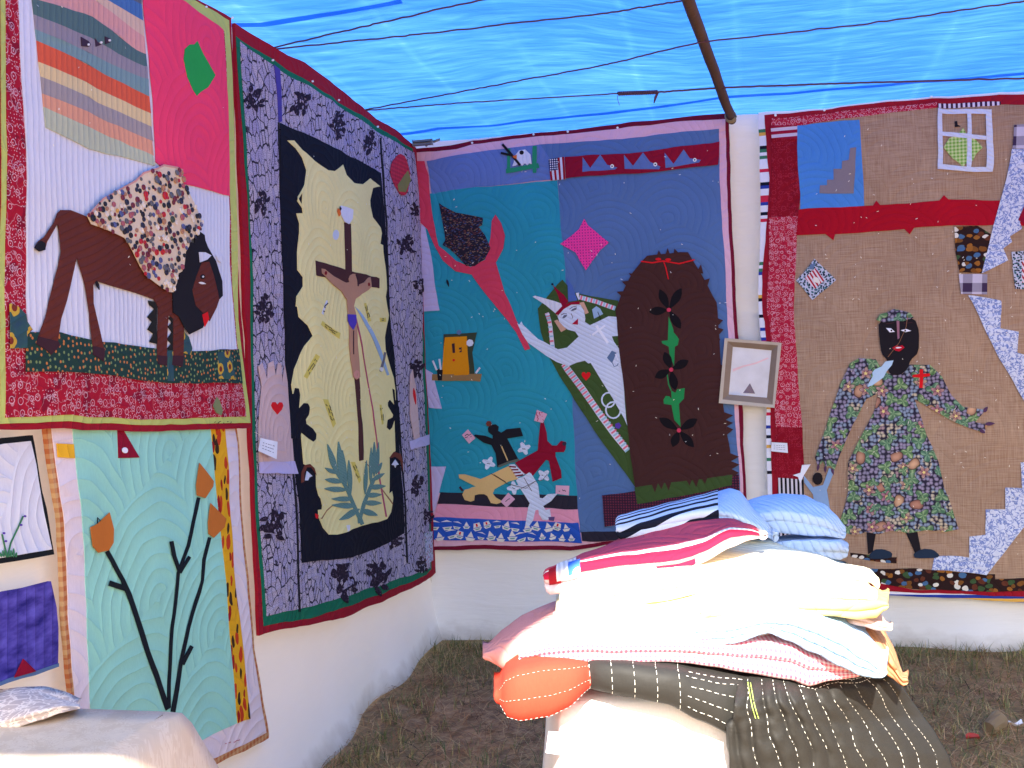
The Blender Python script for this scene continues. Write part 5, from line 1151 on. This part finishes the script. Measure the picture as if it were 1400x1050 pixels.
# ---- table under the pile, with its cloth
M_tw = plain('table_wood', c(150, 120, 86), .6, .3, (.002, 40))
TX0, TX1, TY0, TY1, TZ = .095, .60, 2.38, 3.02, .74
tb = empty('display_table', (.57, 2.69, 0), 'plain wooden table carrying the pile of folded quilts', 'table')
boxmesh('tabletop', Vector((TX0, TY0, TZ-.03)), Vector((TX1-TX0, 0, 0)), Vector((0, TY1-TY0, 0)), Vector((0, 0, .03)), M_tw, tb, .005)
for x in (TX0+.04, TX1-.085):
    for y in (TY0+.04, TY1-.085): boxmesh('leg', Vector((x, y, -.01)), Vector((.045, 0, 0)), Vector((0, .045, 0)), Vector((0, 0, TZ-.022)), M_tw, tb, .003)
M_cloth = S('white_table_linen', 232, 231, 230, quilt=None, depth=.01)
def drape(name, label, x0, x1, y0, y1, z, hang, mat, seed, flare=.10, n=96, rad=.03, ax=None, cat='tablecloth', lift=.004, sides=None):
    """cloth over a rectangular top: flat on top, falling in folds round the edge (ax: frame of the table)"""
    O_, AX, AY = ax if ax else (Vector((0, 0, 0)), Vector((1, 0, 0)), Vector((0, 1, 0)))
    cx, cy, hx, hy = (x0+x1)/2, (y0+y1)/2, (x1-x0)/2, (y1-y0)/2; per = []
    def edge(t):
        L_ = 4*(hx+hy); d = t*L_
        for dx, dy, l, sx, sy in ((1, 0, 2*hx, -hx, -hy), (0, 1, 2*hy, hx, -hy), (-1, 0, 2*hx, hx, hy), (0, -1, 2*hy, -hx, hy)):
            if d <= l: return sx+dx*d, sy+dy*d
            d -= l
        return -hx, -hy
    rings = []; nr = 26
    for k in range(nr+1):
        row = []
        for i in range(n):
            ex, ey = edge(i/n); f_ = k/nr
            if f_ < .3:
                s_ = f_/.3; x, y, zz = ex*s_, ey*s_, z+lift+.002*noise.noise(Vector((ex*s_*6+seed, ey*s_*6, 1)))
            else:
                s_ = (f_-.3)/.7; hd = hang*s_; l = math.hypot(ex/hx, ey/hy)
                nxv, nyv = (ex/hx)**9, (ey/hy)**9; nl_ = math.hypot(nxv, nyv) or 1; nxv, nyv = nxv/nl_, nyv/nl_
                corner = max(0, l-1)/.414
                a = i/n*2*(hx+hy)*2; wv = math.sin(a*15+seed)*.5+.5*math.sin(a*27+2*seed)+noise.noise(Vector((a*4, s_, seed)))
                out = .012+min(1, hd/rad)*.01 + flare*s_*(.45+.75*corner) + .022*wv*min(1, s_*1.6)
                x, y, zz = ex+nxv*out, ey+nyv*out, z+lift-hd*(1-.06*corner)
            row.append(O_+AX*(cx+x)+AY*(cy+y)+Vector((0, 0, max(zz, .012-O_.z))))
        rings.append(row)
    vs_ = [p for r_ in rings for p in r_]; fs_ = [(k*n+i, k*n+(i+1) % n, (k+1)*n+(i+1) % n, (k+1)*n+i) for k in range(nr) for i in range(n)]
    uv_ = []
    for k in range(nr+1):
        for i in range(n): ex, ey = edge(i/n); s_ = k/nr/.3 if k/nr < .3 else 1+(k/nr-.3)/.7*hang/max(hx, hy); uv_.append((ex*s_, ey*s_))
    me = bpy.data.meshes.new(name); me.from_pydata(vs_, [], fs_); me.update(); uvl = me.uv_layers.new(name='UVMap')
    for l in me.loops: uvl.data[l.index].uv = uv_[l.vertex_index]
    for p in me.polygons: p.use_smooth = True
    return tag(link(name, me, mat), label, cat)
drape('tablecloth', 'plain white cloth hanging down the front of the quilt pile table', TX0, TX1, TY0, TY1, TZ, .66, M_cloth, 2., .05)

def Sf(name, r, g, b, **k): return S(name, r, g, b, **dict(dict(quilt=('fan', .3, .035, 15), depth=.004), **k))
# bottom quilt: rolled red end, dark body, and a dark panel hanging to the right
M_dark = Sf('charcoal_sateen', 44, 43, 41, quilt=None, depth=.013, rough=.6, mott=.1); M_rroll = Sf('vermilion_cotton', 206, 66, 48, quilt=None, depth=.008)
dq = empty('folded_quilt', on_y((860, 960), 2.5), 'charcoal quilt with white running stitches and a rolled red end, lowest in the pile', 'quilt', 'quilts folded in the pile')
st = [(684, 962, 938, 934), (694, 980, 922, 918), (712, 985, 914, 908), (750, 980, 908, 900), (775, 968, 906, 896), (806, 940, 904, 892)]
G = folded('red_end', None, st, 2.30, 2.72, M_rroll, 1, 26, .0, .004, 1., 1., parent=dq)
mL = [[G[1][i][j]+Vector((0, -.003, 0)) for i in range(3, len(G[1])-3)] for j in (1, 3, 5)]
st = [(806, 941, 904, 892), (857, 952, 908, 892), (912, 963, 914, 894), (958, 984, 920, 900), (1004, 1010, 926, 905), (1040, 1012, 930, 908)]
G2 = folded('dark_body', None, st, 2.30, 2.85, M_dark, 1, 46, .0, .009, 2., .9, parent=dq, ntop=9)
M_stitch = plain('white_stitch_thread', c(236, 232, 220), .7)
L2 = []
for f_ in (.08, .2, .32, .44, .55): i = int(f_*(len(G2[1])-1)*.95); L2.append([p+Vector((0, -.0025, .001)) for p in G2[1][i][0:9]])
for j in (2, 3, 4, 5, 6): L2.append([G2[1][i][j]+Vector((0, -.0025, .001)) for i in range(int(.56*len(G2[1])), int(.88*len(G2[1])))])
dashes('running_stitch', L2, M_stitch, dq); dashes('running_stitch', mL, M_stitch, dq, .005, .006, .0004)
Lft = T('l 275,395 262,480 248,560 238,640 228,740 222,890'); Rgt = T('l 1040,365 1130,440 1200,545 1310,690 1390,830 1430,960')
topc = T('l 275,395 480,402 660,425 860,395 1040,365')
def poly_at(pts, t):
    x = t*(len(pts)-1); i = min(int(x), len(pts)-2); f_ = x-i
    return (pts[i][0]+(pts[i+1][0]-pts[i][0])*f_, pts[i][1]+(pts[i+1][1]-pts[i][1])*f_)
NS = 12
def gk(s, t): return .55*math.sin(t*2.6+1.)*(1-s)-.5*t*(1-s*.6)+.35*noise.noise(Vector((s*5, t*3.4, 9)))
def hang(s, t, off=0.):
    tp = poly_at(topc, s); l_ = poly_at(Lft, min(t, 1)); r_ = poly_at(Rgt, min(t, 1))
    lx, rx = poly_at(topc, 0), poly_at(topc, 1)
    px = tp[0]+(l_[0]-lx[0])*(1-s)+(r_[0]-rx[0])*s; py = tp[1]+(l_[1]-lx[1])*(1-s)+(r_[1]-rx[1])*s
    if t > 1: py += (t-1)*330; px += (t-1)*18*s
    e = min(1, t*2.2); d = 2.36-.12*math.sin(e*math.pi/2) + .62*s**2.5*min(1, .5+t) + .04*t
    k = s*NS+gk(s, t); puff = abs(math.sin(math.pi*k))**.6
    d -= .016*puff*min(1, t*5+.2) + .010*noise.noise(Vector((s*5, t*3, 2))) + .006*noise.noise(Vector((s*22, t*9, 4))) + off
    return on_y((px, py), d)
hp = grid_mesh('hanging_panel', 120, 70, lambda s, t: hang(s, t*1.75), M_dark, dq, lambda s, t: (s*.9, t*1.1))
sm_ = hp.modifiers.new('thickness', 'SOLIDIFY'); sm_.thickness = .016; sm_.offset = -1 if 0 else 1
sl = []
for k in range(1, NS):
    ln_ = []
    for i in range(60):
        t = .06+i/60*1.6; s = k/NS
        for _ in range(6): s = (k-gk(s, t))/NS
        if 0 < s < 1: ln_.append(hang(s, t, .004))
    sl.append(ln_)
for t in (.05, .10): sl.append([hang(.4+i/40*.55, t+.02*math.sin(i*.3), .004) for i in range(41)])
sl.append([hang(.62+i/20*.12, .98-.05*math.sin(i/20*3.1), .004) for i in range(21)])
dashes('running_stitch', sl, M_stitch, dq)
dashes('green_stitch', [[hang(.06+.05*i/20, .10+.45*i/20, .005) for i in range(21)], [hang(.075+.05*i/20, .10+.45*i/20, .005) for i in range(21)]], plain('green_thread', c(150, 170, 90), .7), dq, .03, .002, .0016)

def p_ging(b, uv): return p_gingham(c(228, 210, 214), c(210, 96, 120), .0055)(b, uv)
M_ging = fabric('pink_gingham', None, p_ging, quilt=None, depth=.006)
M_blush = Sf('blush_cotton', 222, 150, 140); M_off = Sf('off_white_cotton', 226, 222, 216); M_lb = Sf('pale_blue_quilt', 150, 182, 218, quilt=('lines', .02, 60), depth=.003)
folded('folded_quilt', 'blush pink quilt whose folded end pokes out at the left above the red roll',
       [(668, 904, 892, 890), (690, 916, 880, 876), (716, 900, 868, 862), (760, 890, 856, 846), (830, 886, 852, 842), (960, 884, 850, 840), (1040, 884, 850, 840)], 2.44, 2.82, M_blush, 1, 40, .006, .004, 3.)
folded('folded_quilt', 'pink checked quilt drooping over the charcoal quilt',
       [(718, 912, 887, 868), (745, 910, 880, 862), (805, 904, 876, 860), (900, 906, 876, 860), (980, 914, 876, 858), (1030, 922, 874, 856), (1080, 930, 880, 858), (1106, 938, 892, 862), (1135, 930, 902, 868), (1172, 926, 912, 872)], 2.34, 2.80, M_ging, 2, 54, .008, .007, 4.)
folded('folded_quilt', 'tan brown quilt with a curled edge at the right of the pile',
       [(1120, 905, 860, 850), (1165, 900, 862, 850), (1188, 910, 868, 852), (1205, 918, 880, 864), (1218, 926, 898, 884), (1234, 938, 926, 920)], 2.52, 2.80, Sf('tan_brown_quilt', 186, 134, 96, depth=.008), 2, 26, .006, .004, 5.)
folded('folded_quilt', 'white quilt folded flat between the checked one and the cream one',
       [(764, 876, 850, 842), (800, 880, 852, 840), (880, 882, 852, 838), (960, 880, 850, 836), (1040, 870, 848, 836), (1075, 862, 850, 838)], 2.36, 2.80, M_off, 4, 44, .006, .008, 6.)
folded('folded_quilt', 'pale blue quilt with a drooping pointed corner at the right front of the pile',
       [(940, 884, 858, 846), (1000, 880, 852, 842), (1050, 866, 846, 838), (1080, 876, 846, 836), (1110, 892, 852, 834), (1150, 912, 868, 838), (1180, 924, 890, 850), (1205, 927, 912, 890)], 2.32, 2.80, M_lb, 3, 44, .010, .009, 7.)
folded('folded_quilt', 'mustard yellow quilt showing as a thin edge under the cream flaps',
       [(775, 868, 852, 846), (880, 866, 852, 842), (980, 850, 836, 830), (1080, 838, 826, 820), (1140, 842, 826, 820), (1170, 846, 824, 816), (1198, 845, 820, 812), (1207, 836, 822, 818)], 2.40, 2.84, Sf('mustard_quilt', 206, 180, 112), 2, 46, .004, .004, 8.)
folded('folded_quilt', 'pinkish corner of a quilt sticking out at the far right of the pile',
       [(1150, 850, 838, 832), (1180, 856, 843, 838), (1200, 862, 850, 846), (1216, 863, 855, 852)], 2.46, 2.66, Sf('shell_pink_quilt', 206, 172, 156), 2, 18, .003, .002, 9., roundx=.008)
M_cq = Sf('cream_quilt_cloth', 230, 222, 190, quilt=('lines', .024, 30), depth=.003)
cq = empty('folded_quilt', on_y((960, 850), 2.6), 'cream quilt spread in two broad flaps across the middle of the pile', 'quilt', 'quilts folded in the pile')
folded('lower_flap', None, [(768, 862, 836, 822), (800, 866, 834, 816), (900, 864, 832, 806), (986, 840, 812, 790), (1030, 834, 803, 786), (1100, 829, 798, 784), (1150, 830, 795, 784), (1180, 826, 802, 790), (1192, 822, 812, 800)], 2.40, 2.9, M_cq, 3, 46, .006, .010, 10., parent=cq, taper=(.4, .9))
folded('upper_flap', None, [(768, 838, 818, 812), (800, 834, 808, 782), (850, 830, 798, 762), (900, 824, 792, 744), (950, 814, 787, 736), (1000, 806, 782, 733), (1050, 799, 778, 738), (1100, 793, 776, 754), (1160, 792, 780, 778), (1188, 798, 786, 784), (1199, 808, 799, 797)], 2.44, 3.0, M_cq, 2, 50, .016, .011, 11., parent=cq, ntop=12, taper=(.5, .85), flat=False, roundx=.006)
# red striped quilt
M_rose = Sf('faded_rose_cotton', 186, 72, 92); M_tick = fabric('grey_ticking', None, p_stripes(c(222, 220, 216), c(196, 194, 190), .012, 90), quilt=None)
rq = folded('folded_quilt', 'red and white striped quilt folded on a slant near the top of the pile',
       [(752, 813, 783, 780), (775, 812, 777, 769), (800, 806, 772, 758), (860, 792, 764, 733), (900, 788, 760, 715), (925, 786, 757, 707), (942, 780, 753, 702), (960, 770, 748, 703), (1000, 748, 728, 710), (1025, 738, 728, 720), (1042, 734, 730, 728)], 2.52, 2.86, Sf('pinkish_white_cotton', 222, 202, 206), 2, 54, .010, .005, 12., ntop=12, taper=(.8, .95), flat=False)
jt = rq[3]
skin(rq[0], 'rose_band', rq, .0, .96, jt+2, jt+12, M_rose); skin(rq[0], 'white_band', rq, .0, .96, jt+1, jt+2, M_tick); skin(rq[0], 'red_band', rq, .03, .98, jt-3, jt+1, S('raspberry_cotton', 186, 28, 58))
skin(rq[0], 'blue_patch', rq, .135, .19, jt-3, jt+3, fabric('blue_white_print', None, p_scatter(c(60, 110, 200), [c(230, 232, 240), c(60, 110, 200)], 40., 1., .4), quilt=None), .005)
skin(rq[0], 'ticking_patch', rq, .09, .17, jt-4, jt+6, M_tick, .0042); skin(rq[0], 'red_patch', rq, .05, .10, jt-5, jt+3, S('brick_red_cotton', 150, 26, 38), .004)
skin(rq[0], 'red_lining', rq, .5, .68, 3, 5, S('raspberry_cotton', 186, 28, 58), .004)
# zebra striped one on top
zq = folded('folded_quilt', 'pale blue quilt with a black striped end, topmost of the pile on the left',
       [(850, 737, 722, 706), (880, 731, 716, 697), (920, 722, 706, 688), (960, 716, 700, 678), (980, 714, 698, 672), (998, 716, 700, 667), (1010, 720, 704, 671), (1035, 730, 716, 700), (1058, 738, 731, 728)], 2.70, 3.05, Sf('ice_blue_cotton', 176, 200, 232, quilt=('lines', .016, 70), depth=.003), 2, 44, .012, .004, 13., ntop=12, taper=(.5, .95), flat=False)
jt = zq[3]
def p_zeb(b, uv):
    x, y, _ = b.sep(uv); v = b.com(b.ma('MULTIPLY', x, .6), b.ma('ADD', y, b.ma('MULTIPLY', x, -.30)))
    y2 = b.sep(b.warp(v, 4., .05))[1]
    return b.mix(b.ma('GREATER_THAN', b.ma('SINE', b.ma('MULTIPLY', y2, 105.)), .2), c(200, 214, 236), c(22, 26, 40))
skin(zq[0], 'striped_end', zq, .02, .625, 0, jt+12, fabric('zebra_stripe', None, p_zeb, quilt=None), .004)
# pale blue quilt bulging at the right
bq = empty('folded_quilt', on_y((1090, 740), 2.85), 'pale blue puffy quilt folded in thirds at the upper right of the pile', 'quilt', 'quilts folded in the pile')
M_pb = Sf('powder_blue_quilt', 172, 198, 230, quilt=('lines', .022, 68), depth=.004)
folded('lower_fold', None, [(1050, 772, 742, 735), (1090, 770, 738, 731), (1120, 768, 737, 731), (1148, 768, 740, 735), (1157, 764, 748, 742)], 2.80, 3.1, M_pb, 2, 24, .004, .009, 14., parent=bq, roundx=.006, taper=(.3, .7), flat=False, bulge=.35)
folded('upper_fold', None, [(1010, 732, 706, 690), (1044, 728, 700, 677), (1070, 728, 698, 674), (1100, 730, 700, 678), (1128, 733, 708, 690), (1142, 735, 716, 704), (1154, 737, 727, 722)], 2.82, 3.14, M_pb, 2, 34, .016, .010, 16., parent=bq, roundx=.006, taper=(.3, .8), flat=False, bulge=.4, ntop=12)

# ================================================================== LACE TABLE AT THE LEFT
LZ = .85
PC = on_z((230, 975), LZ); PX = EL.copy(); PY = -EB        # far right corner; along its right edge towards the camera; towards the left wall
def p_damask(b, uv):
    n1 = b.noi(b.warp(uv, 14., .05), 20., 3.); n2 = b.ma('ABSOLUTE', b.ma('SINE', b.ma('MULTIPLY', b.noi(uv, 24., 3.), 40.)))
    return b.mix(b.ma('MULTIPLY', b.ma('GREATER_THAN', b.ma('MULTIPLY', n1, b.ma('MULTIPLY_ADD', n2, .4, .7)), .47), .8), c(222, 202, 176), c(232, 215, 192))
M_dam = fabric('cream_damask', None, p_damask, quilt=None, depth=.004, trans=.25)
lt = empty('side_table', PC-EB*.21+EL*.6-Vector((0, 0, LZ)), 'narrow wooden side table under the cream lace cloth by the left wall', 'table')
boxmesh('tabletop', PC-Vector((0, 0, .03))-EB*.40+EL*.012, EB*.392, EL*1.25, Vector((0, 0, .026)), M_tw, lt, .004)
for a_, b_ in ((-.385, .03), (-.06, .03), (-.385, 1.17), (-.06, 1.17)): boxmesh('leg', PC-Vector((0, 0, LZ+.005))+EB*a_+EL*b_, EB*.04, EL*.04, Vector((0, 0, LZ-.023)), M_tw, lt, .003)
drape('tablecloth', 'cream damask lace cloth over the side table in the lower left corner', 0, 1.27, -.012, .40, -.002, .50, M_dam, 5., .20, 110, .02, (PC, PX, PY))
def p_lacecloth(b, uv):
    e = b.vor(b.warp(uv, 16., .03), 24., 'DISTANCE_TO_EDGE').outputs[0]; n2 = b.ma('ABSOLUTE', b.ma('SUBTRACT', b.noi(uv, 30., 3.), .5))
    return b.mix(b.ma('MAXIMUM', b.ma('LESS_THAN', e, .05), b.ma('LESS_THAN', n2, .035)), c(196, 178, 168), c(234, 220, 206))
folded('folded_lace', 'folded cream lace cloth lying on the side table at the left edge',
       [(-40, 1003, 992, 938), (0, 999, 987, 941), (26, 993, 980, 940), (55, 984, 972, 945), (85, 975, 966, 954), (106, 969, 965, 962)], 2.07, 2.30, fabric('ecru_lace', None, p_lacecloth, quilt=None, depth=.004), 3, 30, .002, .006, 21., bulge=.4, roundx=.005, taper=(0, .5), flat=False, cat='lace cloth', group=None)

# ================================================================== FRAMED PICTURE, TAGS, LITTER
def wall_pt(p, h): u_, v_ = BACK.uv(p); return BACK.at(u_, v_, h)
fr = empty('framed_picture', wall_pt((1025, 552), .05), 'small framed picture of a dark triangle hung over the gap between two quilts', 'picture')
def quadring(name, outer, inner, h0, h1, hin, mat, parent):
    bm = bmesh.new(); O_ = [T(outer), T(inner)]
    A = [bm.verts.new(wall_pt(p, h0)) for p in O_[0]]; B_ = [bm.verts.new(wall_pt(p, h1)) for p in O_[0]]; C_ = [bm.verts.new(wall_pt(p, hin)) for p in O_[1]]
    for k in range(4):
        j = (k+1) % 4; bm.faces.new((A[k], A[j], B_[j], B_[k])); bm.faces.new((B_[k], B_[j], C_[j], C_[k]))
    bmesh.ops.recalc_face_normals(bm, faces=bm.faces[:])
    return from_bm(name, bm, mat, parent, False)
quadring('frame', 'o 110,115 515,150 465,612 68,578', 'o 130,139 488,167 450,589 95,552', .05, .082, .080, plain('pale_frame_wood', c(190, 178, 160), .5, .3, (.0008, 120)), fr)
quadring('liner', 'o 130,139 488,167 450,589 95,552', 'o 168,178 444,204 411,541 139,518', .06, .080, .066, plain('linen_liner', c(140, 122, 106), .9, .1, (.0006, 400)), fr)
def flat(name, pts, h, mat, parent):
    bm = bmesh.new(); bm.faces.new([bm.verts.new(wall_pt(p, h)) for p in T(pts)]); o = from_bm(name, bm, mat, parent, False); return o
M_paper = plain('picture_paper', c(206, 212, 222), .55, .3); flat('picture', 'o 162,172 450,198 417,547 133,524', .064, M_paper, fr)
flat('triangle', 'o 290,438 327,512 240,508', .0648, plain('indigo_ink', c(58, 60, 110), .7), fr)
flat('pink_line', 'o 168,335 240,312 330,290 415,255 425,262 335,300 245,322 168,356', .0646, plain('pink_ink', c(226, 190, 200), .7), fr)
b = NB('picture_glass'); gl = b.n('BsdfGlossy', Color=(1, 1, 1, 1), Roughness=.03).outputs[0]; trn = b.n('BsdfTransparent').outputs[0]
b.set(b.out.inputs[0], b.n('MixShader', _0=b.ma('MULTIPLY_ADD', b.n('Fresnel', IOR=1.5).outputs[0], 1.2, .02), _1=trn, _2=gl).outputs[0])
flat('glass', 'o 166,176 446,202 413,543 137,520', .068, b.m, fr)
M_tag = plain('white_card', c(226, 228, 236), .7, .2)
def tagcard(pts, wall, h, label, a, bb):
    q = T(pts); bm = bmesh.new()
    ps = [wall.at(*wall.uv(p), h+.012*(k in (1, 2))) for k, p in enumerate(q)]
    lo = [bm.verts.new(p) for p in ps]; hi = [bm.verts.new(p+wall.n*.0012) for p in ps]
    bm.faces.new(hi); bm.faces.new(lo[::-1])
    for k in range(4): j = (k+1) % 4; bm.faces.new((lo[k], lo[j], hi[j], hi[k]))
    bmesh.ops.recalc_face_normals(bm, faces=bm.faces[:])
    o = from_bm('price_tag', bm, M_tag, None, False); tag(o, label, 'tag', 'white paper tags')
    vs_, fs_ = [], []
    for r_ in range(3):                                     # lines of small print
        for k in range(5):
            x0 = .15+.14*k+random.uniform(0, .03); x1 = x0+random.uniform(.06, .12); y0 = .28+.2*r_; y1 = y0+.045
            f_ = lambda x, y: (ps[0]*(1-x)+ps[1]*x)*(1-y)+(ps[3]*(1-x)+ps[2]*x)*y+wall.n*.0016
            i = len(vs_); vs_ += [f_(x0, y0), f_(x1, y0), f_(x1, y1), f_(x0, y1)]; fs_.append((i, i+1, i+2, i+3))
    me = bpy.data.meshes.new('print'); me.from_pydata(vs_, [], fs_); me.update(); link('print', me, plain('print_grey', c(120, 124, 140), .8), o)
    tube('tag_string', [ps[0]*.9+ps[3]*.1+wall.n*.001, ps[0]+wall.n*.006+Vector((0, 0, .006)), ps[0]-wall.n*.02+Vector((0, 0, .02))], .0008, M_knot, o, 5)
tagcard('E 110,400 153,412 150,465 103,440', LEFT, .075, 'white paper tag on the left edge of the crucifix quilt', 0, 0)
tagcard('o 443,858 555,862 560,932 440,922', BACK, .068, 'white paper tag under the framed picture on the burlap quilt edge', 0, 0)
t_ = on_y((757, 1005), 2.285)
bm = bmesh.new(); vs_ = [bm.verts.new(on_y(p, 2.345)) for p in ((750, 1000), (768, 1001), (768, 1032), (746, 1029))]; bm.faces.new(vs_)
r_ = bmesh.ops.extrude_face_region(bm, geom=bm.faces[:])
for v in [g for g in r_['geom'] if isinstance(g, bmesh.types.BMVert)]: v.co.y -= .0012
bmesh.ops.recalc_face_normals(bm, faces=bm.faces[:])
tag(from_bm('price_tag', bm, M_tag, None, False), 'white paper tag hanging below the rolled red end of the pile', 'tag', 'white paper tags')
# crumpled clear cup, paper scrap and red leaf on the grass
def on_ground(p): q = on_z(p, 0.); return Vector((q.x, q.y, gz(q.x, q.y)))
g0 = on_ground((1366, 1000)); b = NB('cloudy_plastic'); b.bsdf.inputs['Base Color'].default_value = c(190, 170, 140); b.bsdf.inputs['Roughness'].default_value = .3; b.bsdf.inputs['Transmission Weight'].default_value = .75; b.bsdf.inputs['IOR'].default_value = 1.2
cup = empty('plastic_cup', g0, 'crumpled clear plastic cup lying on the pine straw', 'cup')
prof = [(.026, 0), (.028, .02), (.031, .045), (.035, .075)]; dx_ = Vector((.75, .5, .22)).normalized(); x_ = dx_.orthogonal().normalized(); y_ = dx_.cross(x_); vs_, fs_ = [], []
for i, (r_, h) in enumerate(prof):
    for k in range(14): a = 6.283*k/14; rr = r_*(1+.18*noise.noise(Vector((k*.8, i, 3)))); vs_.append(g0+Vector((-.04, 0, .034))+dx_*h+x_*math.cos(a)*rr+y_*math.sin(a)*rr)
for i in range(3):
    for k in range(14): fs_.append((i*14+k, i*14+(k+1) % 14, (i+1)*14+(k+1) % 14, (i+1)*14+k))
fs_.append(tuple(range(14))[::-1]); me = bpy.data.meshes.new('cup_wall'); me.from_pydata(vs_, [], fs_); me.update(); o = link('cup_wall', me, b.m, cup); sm_ = o.modifiers.new('t', 'SOLIDIFY'); sm_.thickness = .0012
tube('rim', [vs_[42+k % 14] for k in range(15)], .0016, b.m, cup, 6, False)
g1 = on_ground((1385, 989)); ax_ = Vector((1, .1, 0)); tag(grid_mesh('paper_scrap', 10, 5, lambda s, t: g1+Vector(((s-.5)*.075, (t-.5)*.022, .02+.008*math.sin(s*7)+.006*math.sin(t*5+s*3))), M_tag), 'curled white paper scrap beside the plastic cup', 'litter')
g2 = on_ground((1330, 1012)); tag(grid_mesh('fallen_leaf', 8, 6, lambda s, t: g2+Vector(((s-.5)*.05, (t-.5)*.045*math.sin(math.pi*(.08+.84*s)), .022+.014*abs(t-.5)*2-.01*(s-.5)**2)), plain('red_leaf', c(170, 60, 50), .6)), 'small red fallen leaf on the pine straw', 'leaf')
